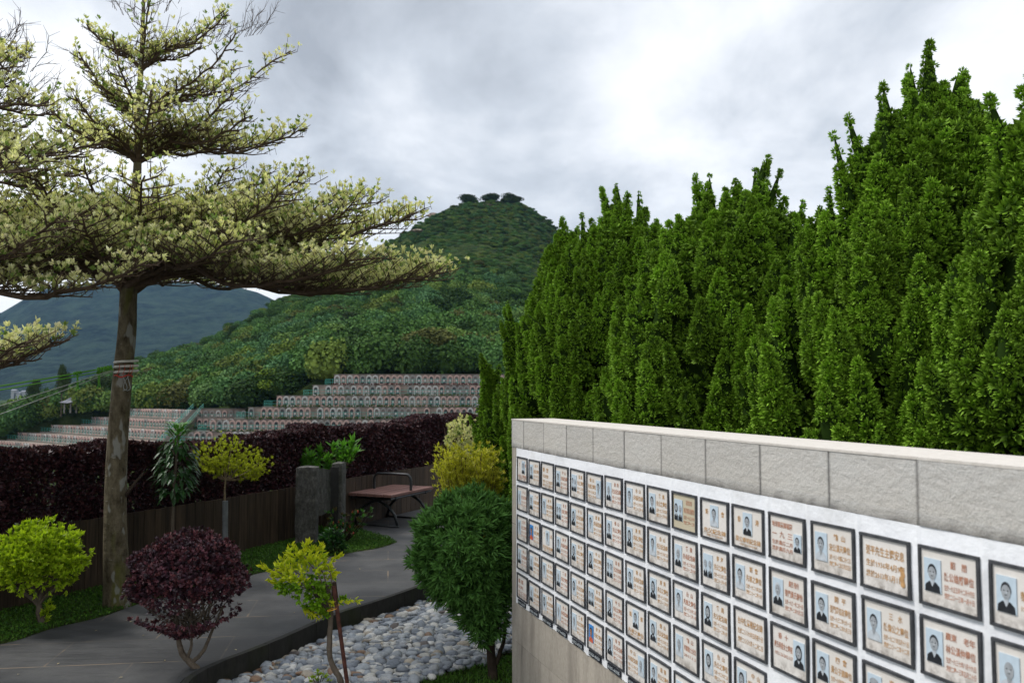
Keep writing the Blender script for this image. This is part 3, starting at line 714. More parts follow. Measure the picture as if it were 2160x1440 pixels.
for c_ in range(NC):
    for r_ in range(vis_rows(c_)):
        x0 = CX0 + c_ * PU + R.uniform(-.002, .002); z1 = TOP - H_ - .0526 - r_ * PV + R.uniform(-.0025, .0025)
        ww = FW * R.uniform(.985, 1.01); hh = FHt * R.uniform(.985, 1.01); fw = .0086; tilt = R.uniform(-.008, .008)
        cream = (c_, r_) == (9, 0)
        pl = MB(); pl.box(fw * .8, ww - fw * .8, -.002, .010, -hh + fw * .8, -fw * .8)
        root = pl.build('memorial_plaque', 'plaque_cream' if cream else 'plaque_stone', None); root.parent = wall
        root.location = (x0, -.0062, z1); root.rotation_euler = (0, tilt, 0)
        kind, st = lay.get((r_, c_), ('L', S(light=bool(R.integers(0, 2)), hair=['short', 'short', 'long', 'white', 'short'][R.integers(0, 5)])))
        fr = MB(); yo = -.0072
        for (a0, a1, b0, b1) in ((0, ww, -fw, 0), (0, ww, -hh, -hh + fw), (0, fw, -hh + fw, -fw), (ww - fw, ww, -hh + fw, -fw)):
            fr.box(a0, a1, yo + R.uniform(-.001, .001), .012, b0, b1)
        f_ = fr.build('frame', 'black_frame', root)
        iw, ih = ww - 2 * fw, hh - 2 * fw
        pw, phh = iw * .31, ih * .62
        if st and st.get('n') == 2: pw = iw * .37; phh = ih * .62
        if kind == 'r': pw, phh = iw * .22, ih * .42
        Y0 = -.003
        lines = known.get((r_, c_))
        letter = 'gold_letter' if (c_ * 7 + r_ * 3) % 3 else 'red_letter'
        if lines is None:
            d_ = dates[(c_ + r_) % 2]; lines = [places[(c_ * 3 + r_ * 5) % 8], names3[(c_ + r_ * 2) % 4], *d_]
        tb = MB()
        zt_ = -fw
        if kind in ('C',):
            pX = fw + iw * .5 - pw / 2 + iw * (.12 if c_ == 0 else 0); pZ = zt_ - ih * .10 - phh * .92; phh2 = phh * .92
            put_text(tb, lines[0].split()[0][0], fw + iw * .14, zt_ - ih * .36, ih * .16, Y0)
            put_text(tb, lines[0].split()[-1][-1], fw + iw * .76, zt_ - ih * .36, ih * .16, Y0)
            put_text(tb, lines[1], fw + iw * .07, -hh + fw + ih * .13, ih * .15, Y0, iw * .86)
            put_text(tb, lines[-1], fw + iw * .2, -hh + fw + ih * .04, ih * .07, Y0, iw * .6)
        elif kind == 'N':
            pX = None
            for li, (l, zz_, sz) in enumerate(zip(lines, (.34, .58, .80, .93), (.20, .15, .15, .1))):
                put_text(tb, l, fw + iw * .08, zt_ - ih * zz_, ih * sz, Y0, iw * (.84 if len(l) > 5 else .5))
            if (r_, c_) == (0, 14):        # praying hands
                for k_ in range(4):
                    V, T = ell(fw + iw * (.86 + .025 * (k_ % 2)), zt_ - ih * (.52 + .09 * k_), iw * (.05 - .006 * (k_ == 0)), ih * .07, Y0 - .0002 * k_, 10); tb.add(V, tris=T)
        else:
            if kind == 'L': pX = fw + iw * .06; tx = pX + pw + iw * .05; tw = iw * .94 - (tx - fw)
            elif kind == 'R': pX = fw + iw * .94 - pw; tx = fw + iw * .05; tw = pX - tx - iw * .04
            else: pX = fw + iw * .72; tx = fw + iw * .05; tw = iw * .62
            pZ = zt_ - ih * (.16 if kind != 'r' else .34) - phh; phh2 = phh
            nl = len(lines); zs4 = (.26, .50, .68, .83)
            for li, l in enumerate(lines):
                wfrac = .55 if li == 0 and len(l) < 7 else 1.0
                put_text(tb, l, tx + tw * (1 - wfrac) / 2, zt_ - ih * zs4[li], ih * (.15 if li == 0 else (.17 if li == 1 else .115)), Y0, tw * wfrac)
        tb.build('inscription', letter, root)
        if pX is not None:
            pb = MB(); portrait(pb, 0, 0, pw, phh2, st); o = pb.build('portrait', PM, root); o.location = (pX, -.003, pZ)
            pos = pnames[kind]
            desc = ('two portraits' if st.get('n') == 2 else ('a colour portrait on blue' if st.get('colour') else 'a grey portrait')) + ' at its ' + pos
        else: desc = 'lettering and no portrait'
        root['label'] = f"plaque with {desc}, {ordc[c_]} from the far end in the {ordr[r_]} row"
    if c_ < 8:
        lb = MB(); lw = .152; lb.box(0, lw, -.0035, .004, -.028, 0); x0 = CX0 + c_ * PU + .020
        o = lb.build('number_label', 'label_plate', None); o.parent = wall; o.location = (x0, -.0085, TOP - H_ - .0526 - 4 * PV - FHt - .006)
        tb = MB(); put_text(tb, f"A{1001 + 5 * c_}~A{1005 + 5 * c_}", .008, -.021, .022, -.0045, lw - .016); tb.build('lettering', 'label_text', o)
        o['label'] = f"small black number label under the {ordc[c_]} plaque column"

# ------------------------------------------------------------------ plants
def limb(mb, pts, r0, r1, k=8, wob=0.0, n=5, mat=0):
    P = smoothpoly(pts, n); P = P + R.normal(size=P.shape) * wob
    mb.tube(P, np.linspace(r0, r1, len(P)) * (1 + R.uniform(-.05, .05, len(P))), k, mat=mat); return P
def ell_pts(n, c, rad, shell=(.8, 1.0), zmin=-1., bump=.06, fr=5, lumps=None):
    d = rand_dirs(int(n * 1.6)); d = d[d[:, 2] > zmin][:n]
    w = 1 + bump * (np.sin(d[:, 0] * fr + 1) * np.sin(d[:, 1] * fr * 1.3) + np.sin(d[:, 2] * fr * 1.7 + d[:, 0] * 3))
    r = R.uniform(*shell, len(d))[:, None]
    return np.asarray(c) + d * np.asarray(rad) * r * w[:, None], nrmz(d / np.asarray(rad))

# --- big variegated tree -------------------------------------------------
LEAFC = np.array([(.68, .66, .36), (.82, .79, .52), (.55, .57, .26), (.20, .28, .07), (.74, .70, .42), (.80, .73, .48)])
def terminalia(root, trunk_pts, trunk_r, branches, dens=1.0, bare=(), stub=None):
    tb = MB(); P = smoothpoly(trunk_pts, 8); tb.tube(P, np.interp(np.linspace(0, 1, len(P)), np.linspace(0, 1, len(trunk_r)), trunk_r), 14)
    child(tb, 'trunk', 'bark', root, smooth=True)
    bb = MB(); fb = MB(); RP = []; RD = []; TA = []; TB = []; TR = []; BA = []; BB = []
    for (S, E, rad, dn, width) in branches:
        rise = 1
        S = np.asarray(S, float); E = np.asarray(E, float); L = np.linalg.norm(E - S)
        ctrl = [S, S + (E - S) * .25 + [0, 0, rise * L * .06], S + (E - S) * .6 + [0, 0, -rise * L * .05], E]
        c = smoothpoly(ctrl, 6); c = c + R.normal(size=c.shape) * .006 * L; c[0] = S
        bb.tube(c, np.linspace(rad, .006, len(c)), 7)
        hd = (E - S) * [1, 1, 0]; hd = hd / np.linalg.norm(hd); sd_ = np.array([-hd[1], hd[0], 0])
        n2 = int((14 + 12 * L) * dn)
        for i in range(n2):
            t = .14 + .84 * i / n2; p = c[min(int(t * (len(c) - 1)), len(c) - 2)] * (1 - (t * (len(c) - 1)) % 1) + c[min(int(t * (len(c) - 1)) + 1, len(c) - 1)] * ((t * (len(c) - 1)) % 1)
            sgn = 1 if i % 2 else -1; ang = math.radians(R.uniform(32, 62)); l2 = L * width * (1.12 - t * .85) * R.uniform(.7, 1.1)
            if t < .3: l2 *= .55 + t
            d2 = hd * math.cos(ang) + sd_ * sgn * math.sin(ang) + np.array([0, 0, R.uniform(.06, .34)]); d2 /= np.linalg.norm(d2)
            e2 = p + d2 * l2; m2 = (p + e2) / 2 + R.normal(size=3) * .04 * l2
            TA += [p, m2]; TB += [m2, e2]; TR += [(.0075, .0055), (.0055, .003)]
            n3 = max(3, int(l2 / .055))
            for j in range(n3):
                u = (j + .5) / n3; q = p + (e2 - p) * u + np.array([0, 0, 0]); l3 = (.10 + .24 * l2 * (1 - u)) * R.uniform(.6, 1.3)
                s3 = np.cross(d2, [0, 0, 1]); s3 /= max(np.linalg.norm(s3), 1e-6); sg = 1 if j % 2 else -1
                d3 = d2 * .65 + s3 * sg * R.uniform(.4, 1) + np.array([0, 0, R.uniform(.15, .8)]); d3 /= np.linalg.norm(d3); e3 = q + d3 * l3
                TA.append(q); TB.append(e3); TR.append((.004, .0025))
                m_ = max(1, int(l3 / .036 * (.45 + .55 * dn)))
                for k_ in range(m_):
                    f = (k_ + R.uniform(.3, 1)) / m_; w_ = q + (e3 - q) * f + R.normal(size=3) * [.018, .018, .01]
                    up = np.array([0, 0, R.uniform(.012, .07)])
                    RP.append(w_ + up); RD.append(d3 * .5 + np.array([0, 0, .9]) + R.normal(size=3) * .25)
    TA = np.array(TA); TB = np.array(TB); TR = np.array(TR)
    bb.segs(TA, TB, TR[:, 0], TR[:, 1], k=4)
    RP = np.array(RP); RD = np.array(RD)
    sel = R.uniform(size=len(RP)) < .5; bb.segs(RP[sel] - np.array([0, 0, .05]) - R.normal(size=(sel.sum(), 3)) * .012, RP[sel], .002, .0015)
    # bare twigs standing above the leaves
    for (S, E, n_) in bare:
        S = np.asarray(S, float); E = np.asarray(E, float)
        for _ in range(n_):
            a = S + (E - S) * R.uniform(0, 1); d = (E - S) / np.linalg.norm(E - S) * .5 + np.array([R.uniform(-.3, .3), R.uniform(-.3, .3), R.uniform(.5, 1.1)]); d /= np.linalg.norm(d)
            l = R.uniform(.12, .34); p = a
            for s_ in range(5):
                q = p + d * l / 5; bb.segs([p], [q], .0028, .0022)
                if s_ > 0:
                    for _k in range(2):
                        dd = d + R.normal(size=3) * .55; bb.segs([q], [q + dd / np.linalg.norm(dd) * l * .3], .0018, .001)
                p = q; d = d + R.normal(size=3) * .16; d /= np.linalg.norm(d)
    cl = LEAFC[R.integers(0, len(LEAFC), len(RP))]
    k = 9; rosettes(fb, RP, RD, k, .034, .0145, 1.2, cl, None, .22, widest=.62)
    child(bb, 'branches', 'twig', root); child(fb, 'leaves', 'leaf', root)
    return len(RP)

tY = at_z(245, 1283, 0)[1]
W = lambda px, py, y=tY: at_y(px, py, y)
base = at_z(247, 1283, -.02)
tree = empty('terminalia_tree', tuple(base), 'tall variegated tree with layered flat crown and straight mossy trunk', 'tree', 'layered variegated trees')
tp = [base - [0, 0, .25], base + [0, 0, .02], W(243, 1100), W(247, 950), W(258, 800), W(268, 700), W(272, 600), W(282, 470), W(290, 350), W(292, 230), W(299, 120), W(303, 0), W(306, -120)]
tr = np.array([.135, .118, .092, .085, .080, .076, .070, .05, .034, .028, .020, .014, .008])
def rad(c, az, L, h):                                    # c start, az degrees (0=right,90=away), end offset
    a = math.radians(az); return c + np.array([math.cos(a) * L, math.sin(a) * L, h])
BR = []
w1 = W(271, 603); w1b = W(276, 560); w2 = W(290, 345); w3 = W(293, 270); w4 = W(299, 150)
for az, L, h in [(-3, 2.72, .08), (12, 2.6, .14), (28, 2.4, .22), (45, 2.2, .30), (68, 2.0, .38), (95, 1.9, .4), (125, 1.7, .36), (155, 1.55, .3), (185, 1.6, .22), (212, 1.7, .24), (238, 1.8, .26), (262, 1.75, .26), (288, 1.8, .24), (312, 1.9, .20), (336, 2.35, .10)]:
    BR.append((w1 + R.normal(size=3) * .03, rad(w1, az + R.uniform(-4, 4), L, h), .034, 1, .46))
for az, L, h in [(2, 2.45, .46), (22, 2.1, .52), (50, 1.8, .6), (85, 1.6, .62), (120, 1.5, .6), (160, 1.4, .5), (200, 1.5, .48), (235, 1.5, .48), (268, 1.45, .46), (300, 1.5, .46), (325, 1.85, .44), (345, 2.2, .42), (5, 1.9, .70), (350, 1.6, .75), (10, 1.1, .86), (330, 1.2, .70), (200, .9, .72), (160, 1., .8), (270, .9, .66)]:
    BR.append((w1b, rad(w1b, az + R.uniform(-5, 5), L, h), .028, 1, .42))
n1_ = len(BR)
for az, L, h in [(2, 1.47, .33), (-20, 1.2, .30), (25, 1.25, .42), (60, .9, .42), (110, .75, .42), (150, .7, .40), (180, .75, .33), (215, .7, .35), (250, .7, .38), (300, .9, .36), (335, 1.1, .48)]:
    BR.append((w2, rad(w2, az, L, h), .018, .75, .34))
for az, L, h in [(5, 1.3, .74), (-18, 1.0, .72), (35, .85, .75), (178, .50, .60), (160, .45, .45), (205, .5, .6), (100, .5, .6), (270, .55, .62)]:
    BR.append((w3, rad(w3, az, L, h), .014, .55, .26))
for az, L, h in [(6, .70, .58), (-14, .85, .42), (182, .50, .42), (20, .5, .30), (200, .35, .25), (90, .3, .35), (300, .35, .5)]:
    BR.append((w4, rad(w4, az, L, h), .010, .60, .20))
bare = [(W(300, 120), W(560, 70), 34), (W(300, 200), W(160, 140), 16), (W(300, 60), W(200, -10), 12), (W(300, 60), W(430, -30), 14), (W(300, 330), W(170, 240), 10), (W(320, 250), W(520, 215), 14), (W(200, 70), W(300, 160), 8)]
print('ROS', terminalia(tree, tp, tr, BR, 1.0, bare))
sb_ = MB(); sb_.tube([W(262, 1048), W(280, 1024), W(302, 998)], [.016, .013, .011], 8); child(sb_, 'branch_stub', 'bark_dark', tree)

# --- neighbour tree on the left, trunk outside the frame -----------------
Y2 = 6.0
base2 = at_z(-420, 1370, 0); W2 = lambda px, py: at_y(px, py, Y2)
base2 = np.array([W2(-250, 900)[0], Y2, 0])
tree2 = empty('terminalia_tree', tuple(base2), 'variegated tree rooted beyond the left edge, only its outer boughs showing', 'tree', 'layered variegated trees')
tp2 = [base2 - [0, 0, .2], base2 + [0, 0, .02], W2(-245, 900), W2(-240, 640), W2(-235, 400), W2(-230, 150), W2(-228, -100), W2(-225, -300)]
BR2 = []; c0 = W2(-240, 640); c1 = W2(-235, 300); c2 = W2(-230, 120)
BR2.append((c0 + [0, 0, -.1], W2(330, 555) + [0, -.1, 0], .036, 1, .30))
for e in [(210, 430, .2), (130, 455, -.5), (250, 500, .6), (60, 500, -.3), (160, 520, .1)]:
    BR2.append((c0, at_y(e[0], e[1], Y2 + e[2]), .026, .8, .42))
for e in [(215, 305, .2), (195, 330, .7), (120, 330, -.4), (60, 360, -.7), (180, 370, 1.0), (90, 400, .2)]:
    BR2.append((c1, at_y(e[0], e[1], Y2 + e[2]), .022, .7, .34))
for e in [(115, 245, .3), (90, 225, -.3), (60, 270, .6), (40, 180, .2)]:
    BR2.append((c2 + [0, 0, -.1], at_y(e[0], e[1], Y2 + e[2]), .018, .7, .28))
for e in [(50, 130, .3), (20, 150, -.3)]:
    BR2.append((c2 + [0, 0, .2], at_y(e[0], e[1], Y2 + e[2]), .016, 1, .24))
lowc = W2(-238, 800)
for e in [(135, 720, .1), (90, 735, .5), (60, 720, -.3)]:
    BR2.append((lowc, at_y(e[0], e[1], Y2 - .6 + e[2]), .018, 1, .20))
bare2 = [(W2(-150, 230), W2(70, 150), 26), (W2(-100, 260), W2(105, 220), 16), (W2(-50, 130), W2(40, 90), 12)]
terminalia(tree2, tp2, [.11, .1, .09, .08, .06, .04, .03, .01], BR2, 1.0, bare2)

# --- point scatter used for fine foliage, pompoms and woodland ----------
def scatter_nodes(name, P, Rot, Sc, src, nvar):
    me = bpy.data.meshes.new(name); me.vertices.add(len(P)); me.vertices.foreach_set('co', np.asarray(P, np.float32).ravel())
    a = me.attributes.new('sc', 'FLOAT_VECTOR', 'POINT'); a.data.foreach_set('vector', np.asarray(Sc, np.float32).ravel())
    a = me.attributes.new('rz', 'FLOAT_VECTOR', 'POINT'); a.data.foreach_set('vector', np.asarray(Rot, np.float32).ravel())
    a = me.attributes.new('ix', 'INT', 'POINT'); a.data.foreach_set('value', R.integers(0, nvar, len(P)).astype(np.int32))
    ob = bpy.data.objects.new(name, me); COL.objects.link(ob)
    ng = bpy.data.node_groups.new(name, 'GeometryNodeTree'); ng.interface.new_socket('Geometry', in_out='INPUT', socket_type='NodeSocketGeometry'); ng.interface.new_socket('Geometry', in_out='OUTPUT', socket_type='NodeSocketGeometry')
    N = ng.nodes; gi = N.new('NodeGroupInput'); go = N.new('NodeGroupOutput'); ip = N.new('GeometryNodeInstanceOnPoints'); ci = N.new('GeometryNodeCollectionInfo')
    ci.inputs['Collection'].default_value = src; ci.inputs['Separate Children'].default_value = True; ci.inputs['Reset Children'].default_value = True
    mp = N.new('GeometryNodeMeshToPoints')
    def na(nm, ty):
        x = N.new('GeometryNodeInputNamedAttribute'); x.data_type = ty; x.inputs['Name'].default_value = nm; return x.outputs['Attribute']
    L = ng.links.new; L(gi.outputs[0], mp.inputs['Mesh']); L(mp.outputs[0], ip.inputs['Points']); L(ci.outputs[0], ip.inputs['Instance']); ip.inputs['Pick Instance'].default_value = True
    L(na('ix', 'INT'), ip.inputs['Instance Index']); L(na('sc', 'FLOAT_VECTOR'), ip.inputs['Scale'])
    er = N.new('FunctionNodeEulerToRotation'); L(na('rz', 'FLOAT_VECTOR'), er.inputs[0]); L(er.outputs[0], ip.inputs['Rotation']); L(ip.outputs[0], go.inputs[0])
    md = ob.modifiers.new('scatter', 'NODES'); md.node_group = ng
    return ob
def euler_for(D):
    D = nrmz(D); return np.stack([np.zeros(len(D)), np.arccos(np.clip(D[:, 2], -1, 1)), np.arctan2(D[:, 1], D[:, 0])], 1)
# --- conifers behind the wall -------------------------------------------
m = NT('juniper_spray'); oi = m.n('ShaderNodeObjectInfo')
c = m.attr()
m.base(c, .6, .15)
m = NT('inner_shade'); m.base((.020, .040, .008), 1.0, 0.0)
pom = []
for k_ in range(5):                                       # one juniper spray: a small dome of scale-leaved twiglets
    b = MB(); n_ = 26; d = rand_dirs(n_ * 3); d = d[d[:, 2] > -.25][:n_]; n_ = len(d); d[:, 2] += .25; d = nrmz(d)
    st0 = d * .30; ln = R.uniform(.55, .90, n_)
    b.leaves(st0, d + R.normal(size=d.shape) * .18, R.normal(size=d.shape), ln, .30, np.array([(.030, .085, .007)]) * R.uniform(.8, 1.2, (n_, 1)), np.array([(.24, .42, .030)]) * R.uniform(.7, 1.25, (n_, 1)), widest=.55)
    pom.append((b.v[0], b.c[0]))
def conifer(px, Y, topy, Rb, label, nl=150, p=2.6, lead=12, rs=1.0):
    pp = at_y(px, 900, Y); base = np.array([pp[0], Y, LOW]); top = at_y(px, topy, Y)[2]; Ht = top - LOW
    root = empty('juniper_tree', tuple(base), label, 'conifer', 'row of conifers behind the memorial wall')
    tb = MB(); tb.tube([base, base + [0, 0, Ht * .5], base + [0, 0, Ht * .85]], [.09, .06, .02], 8); child(tb, 'trunk', 'bark_dark', root)
    prof = lambda t: Rb * (1 - np.clip((t - .10) / .93, 0, 1) ** p)
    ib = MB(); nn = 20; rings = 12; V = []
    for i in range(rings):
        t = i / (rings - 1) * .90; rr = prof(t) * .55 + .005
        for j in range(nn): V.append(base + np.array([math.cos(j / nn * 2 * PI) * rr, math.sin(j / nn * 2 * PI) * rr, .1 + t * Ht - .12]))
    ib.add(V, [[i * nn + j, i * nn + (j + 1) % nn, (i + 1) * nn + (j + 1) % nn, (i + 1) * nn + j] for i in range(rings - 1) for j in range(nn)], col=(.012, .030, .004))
    P = []; D = []; LB = []; SZ = []; CV = []
    for i in range(nl):
        t = ((i + R.uniform(0, 1)) / nl) ** 1.05 * .90; az = i * 2.39996 + R.uniform(-.3, .3)
        d = np.array([math.cos(az), math.sin(az), 0])
        tocam = nrmz((CAM - base) * [1, 1, 0])
        if d @ tocam < -.25 and R.uniform() < .8: continue
        l = R.uniform(.42, .85) * (1.0 - .35 * t); r_ = R.uniform(.10, .155) * rs
        te = min(t + .12 * (l / .6), .995); pr = prof(te) * (1 + .07 * math.sin(az * 3 + px)) * (R.uniform(.2, .7) if i % 6 == 0 else 1)
        tilt = R.uniform(.12, .42); ax = nrmz(d * tilt + np.array([0, 0, 1.]) + R.normal(size=3) * .07)
        s_ = base + d * max(pr - r_ - tilt * l * .55, 0) + np.array([0, 0, t * Ht - l * .30]); LB.append((s_, ax, l, r_, d))
    for _ in range(lead):
        az = R.uniform(0, 2 * PI); k_ = R.uniform(.0, .62) * Rb; d = np.array([math.cos(az), math.sin(az), 0]); ax = nrmz(np.array([0, 0, 1.]) + d * R.uniform(.0, .35))
        l = R.uniform(.45, .70); tt = .10 + .93 * (1 - k_ / Rb) ** (1 / p); LB.append((base + d * k_ * .96 + [0, 0, Ht * tt - l * .90], ax, l, R.uniform(.06, .085) * rs, d))
    n_ = int(1500 * Rb * Ht / 3.5 * (1.6 if Rb > .6 else 1)); t = R.uniform(0, .90, n_); th = R.uniform(0, 2 * PI, n_); rr = prof(t) * .60 * R.uniform(.9, 1.12, n_)
    out = np.stack([np.cos(th), np.sin(th), np.zeros(n_)], 1); k_ = out @ nrmz((CAM - base) * [1, 1, 0]) > -.3; out, t, rr = out[k_], t[k_], rr[k_]
    P.append(base + out * rr[:, None] + np.array([0, 0, 1.]) * (t * Ht)[:, None]); D.append(out + [0, 0, .6]); SZ.append(np.full(len(t), 1.35)); CV.append(np.full(len(t), .85))
    for (s_, ax, l, r_, d) in LB:
        n_ = int(2 * PI * r_ * l * .62 / (.040 * .040)); t = R.uniform(0, 1, n_) ** 1.15
        rr = r_ * np.minimum(1, (t + .10) * 3.0) ** .5 * (1 - t) ** .78 * R.uniform(.82, 1.10, n_)
        a = nrmz(np.cross(ax, [0.3, 1, .1])); b_ = np.cross(ax, a); th = R.uniform(0, 2 * PI, n_)
        out = np.cos(th)[:, None] * a + np.sin(th)[:, None] * b_
        k_ = ((out @ d) > -.30) & ((out @ tocam) > -.55); out = out[k_]; t = t[k_]; rr = rr[k_]; SZ.append((1.12 - .5 * t) * R.uniform(.85, 1.15)); CV.append(np.full(len(t), R.uniform(.72, 1.2)) * (1 + .15 * t))
        P.append(s_ + ax * (t * l)[:, None] + out * rr[:, None] * .9); D.append(out * (.9 - .6 * t[:, None]) + ax * .55 + R.normal(size=out.shape) * .15)
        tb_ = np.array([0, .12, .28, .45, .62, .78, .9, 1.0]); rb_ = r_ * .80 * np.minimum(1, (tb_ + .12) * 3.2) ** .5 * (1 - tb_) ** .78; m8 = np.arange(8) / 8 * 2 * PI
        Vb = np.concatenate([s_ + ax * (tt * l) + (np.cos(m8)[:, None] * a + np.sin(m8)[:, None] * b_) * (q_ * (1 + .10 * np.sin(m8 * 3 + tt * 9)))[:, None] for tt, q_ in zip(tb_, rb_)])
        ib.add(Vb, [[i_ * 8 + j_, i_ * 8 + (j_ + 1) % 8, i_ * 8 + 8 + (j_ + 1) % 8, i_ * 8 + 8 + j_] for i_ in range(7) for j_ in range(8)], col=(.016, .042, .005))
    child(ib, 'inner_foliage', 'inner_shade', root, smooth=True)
    P = np.concatenate(P); D = nrmz(np.concatenate(D)); sc = .046 * R.uniform(.8, 1.2, len(P)) * np.concatenate(SZ); cv = np.concatenate(CV) * R.uniform(.8, 1.2, len(P))
    fb = MB(); var = R.integers(0, len(pom), len(P)); a = nrmz(np.cross(D, rand_dirs(len(P)))); b_ = np.cross(D, a)
    for k_, (pv_, pc_) in enumerate(pom):
        s_ = var == k_; n_ = s_.sum()
        if not n_: continue
        V = P[s_][:, None] + sc[s_][:, None, None] * (pv_[None, :, :1] * a[s_][:, None] + pv_[None, :, 1:2] * b_[s_][:, None] + pv_[None, :, 2:] * 1.1 * D[s_][:, None])
        fb.add(V.reshape(-1, 3), np.arange(n_ * len(pv_)).reshape(-1, 4), col=(pc_[None] * cv[s_][:, None, None]).reshape(-1, 3))
    child(fb, 'foliage', 'juniper_spray', root)
    return len(P)
cn = [conifer(1195, 10.6, 455, 1.32, 'farthest and lowest conifer of the row, at the end of the purple hedge', 360, p=1.8),
      conifer(1325, 8.7, 412, 1.18, 'second conifer from the far end, rising over the far end of the memorial wall', 360, p=4.6),
      conifer(1562, 6.9, 372, 1.18, 'middle conifer of the row, its tips lower than the two on its right', 380, p=5.0),
      conifer(1990, 5.2, 150, 1.32, 'tallest bright green conifer with a long spiky leader above the wall', 540, p=2.9),
      conifer(2270, 4.1, 105, 1.0, 'nearest conifer, cut by the right edge of the picture', 300, p=2.4),
      conifer(1032, 11.4, 742, .42, 'slender young conifer spire at the left flank of the conifer row', 60, p=1.2, lead=4, rs=.75)]

# --- stems helper
def stems(mb, base, top_c, n, r, spread, mat=0):
    for i in range(n):
        e = top_c + R.normal(size=3) * spread; m = (base + e) / 2 + R.normal(size=3) * spread * .25
        mb.tube(smoothpoly([base, m, e], 4), np.linspace(r, r * .35, 9), 6, mat=mat)

# --- bright duranta at the left
def leafy(name, root, c, rad_, n, k, L, Wd, cols, tip, mat='leaf', shell=(.72, 1.05), spread=1.1, zmin=-1., bump=.08, fold=.15, up=.15, widest=.5, extra=None, cup=0., inner=.25):
    fb = MB(); P, N = ell_pts(n, c, rad_, shell, zmin, bump)
    P2, N2 = ell_pts(int(n * inner), c, np.array(rad_) * .75, (.4, 1), zmin, bump)
    P = np.concatenate([P, P2]); N = np.concatenate([N, N2])
    if extra is not None: P = np.concatenate([P, extra[0]]); N = np.concatenate([N, extra[1]])
    D = N + np.array([0, 0, .45]) + R.normal(size=P.shape) * .35
    rosettes(fb, P, D, k, L, Wd, spread, cols, tip, .28, fold=fold, up=up, widest=widest, cup=cup)
    return child(fb, name, mat, root)
YG = np.array([(.16, .30, .012), (.24, .38, .015), (.10, .22, .010), (.30, .44, .02)])
b0 = at_z(97, 1322, -.02); Yb = b0[1]; c = at_y(80, 1180, Yb)
r_ = empty('duranta_shrub', tuple(b0), 'bright lime green rounded shrub on a short forked trunk in the left grass strip', 'shrub', 'lime green shrubs')
tb = MB()
for e in [(20, 1230), (60, 1215), (105, 1210), (140, 1225)]:
    tb.tube(smoothpoly([b0 - [0, 0, .05], at_y(80 + R.uniform(-6, 6), 1275, Yb), at_y(*e, Yb + R.uniform(-.08, .08))], 4), np.linspace(.026, .009, 9), 7)
child(tb, 'trunk', 'bark_grey', r_)
ex = []; exd = []
for (a, b_) in [((130, 1150), (168, 1128)), ((140, 1190), (172, 1178)), ((130, 1215), (168, 1205)), ((60, 1140), (72, 1118)), ((95, 1310), (100, 1272)), ((85, 1300), (108, 1285))]:
    for t in np.linspace(0, 1, 7): ex.append(at_y(a[0] + (b_[0] - a[0]) * t, a[1] + (b_[1] - a[1]) * t, Yb - .12 if a[1] < 1250 else Yb - .04)); exd.append([.5, -.2, .6])
leafy('foliage', r_, c, (.315, .30, .245), 1050, 6, .047, .021, YG, (.48, .60, .03), extra=(np.array(ex), np.array(exd, float)), up=.1, bump=.11, shell=(.68, 1.10), zmin=-.75, fold=.2)

# --- round purple shrub
b0 = at_z(437, 1462, LOW); Yb = b0[1]; c = at_y(395, 1225, Yb)
r_ = empty('loropetalum_shrub', tuple(b0), 'round dark purple shrub on a leaning forked trunk beside the pebble bed', 'shrub')
tb = MB()
limb(tb, [b0 - [0, 0, .05], at_y(420, 1418, Yb), at_y(385, 1378, Yb), at_y(376, 1340, Yb), at_y(372, 1290, Yb)], .030, .012, 8, .002)
limb(tb, [at_y(402, 1400, Yb), at_y(430, 1370, Yb), at_y(445, 1335, Yb + .03), at_y(470, 1280, Yb)], .015, .007, 6, .002)
limb(tb, [at_y(395, 1390, Yb), at_y(405, 1350, Yb - .02), at_y(400, 1300, Yb - .04)], .012, .006, 6, .002)
for _ in range(60):
    e = c + rand_dirs(1)[0] * [.34, .3, .24]; s_ = at_y(R.uniform(375, 440), R.uniform(1300, 1350), Yb); m = (s_ + e) / 2 + [0, 0, -.03]
    tb.tube(smoothpoly([s_, m, e], 3), np.linspace(.005, .0015, 7), 4, caps=False)
child(tb, 'trunk', 'bark_grey', r_)
PC = np.array([(.072, .022, .030), (.105, .034, .045), (.045, .020, .030), (.085, .045, .055), (.135, .045, .050), (.030, .014, .020)])
ex = []; exd = []
for _ in range(330):
    a = R.uniform(0, 2 * PI); t = R.uniform(0, 1); rr = .30 * (1 - t) + .06; ex.append(c + np.array([math.cos(a) * rr, math.sin(a) * rr, -.20 - .16 * t])); exd.append([math.cos(a), math.sin(a), -.1])
leafy('foliage', r_, c + [0, 0, .03], (.375, .35, .265), 3300, 6, .024, .0165, PC, None, mat='purple_leaf', spread=1.3, bump=.10, zmin=-.55, extra=(np.array(ex), np.array(exd)), fold=.1, up=.1, shell=(.78, 1.03))

# --- small lime shrub tied to a rusty stake
b0 = at_z(728, 1470, LOW); Yb = b0[1]; c = at_y(640, 1212, Yb)
r_ = empty('duranta_shrub', tuple(b0), 'small loose yellow-green shrub tied to a rusty stake in the pebble bed', 'shrub', 'lime green shrubs')
tb = MB(); limb(tb, [b0 - [0, 0, .05], at_y(718, 1435, Yb), at_y(697, 1390, Yb), at_y(696, 1330, Yb), at_y(698, 1275, Yb), at_y(690, 1235, Yb)], .024, .013, 8, .002)
for e in [(600, 1190), (640, 1170), (665, 1180), (690, 1190), (620, 1230), (655, 1250), (585, 1205)]:
    limb(tb, [at_y(694, 1290, Yb), at_y((694 + e[0]) / 2 + 8, (1270 + e[1]) / 2, Yb + R.uniform(-.05, .05)), at_y(*e, Yb + R.uniform(-.1, .1))], .008, .003, 5, .002)
child(tb, 'trunk', 'bark_grey', r_)
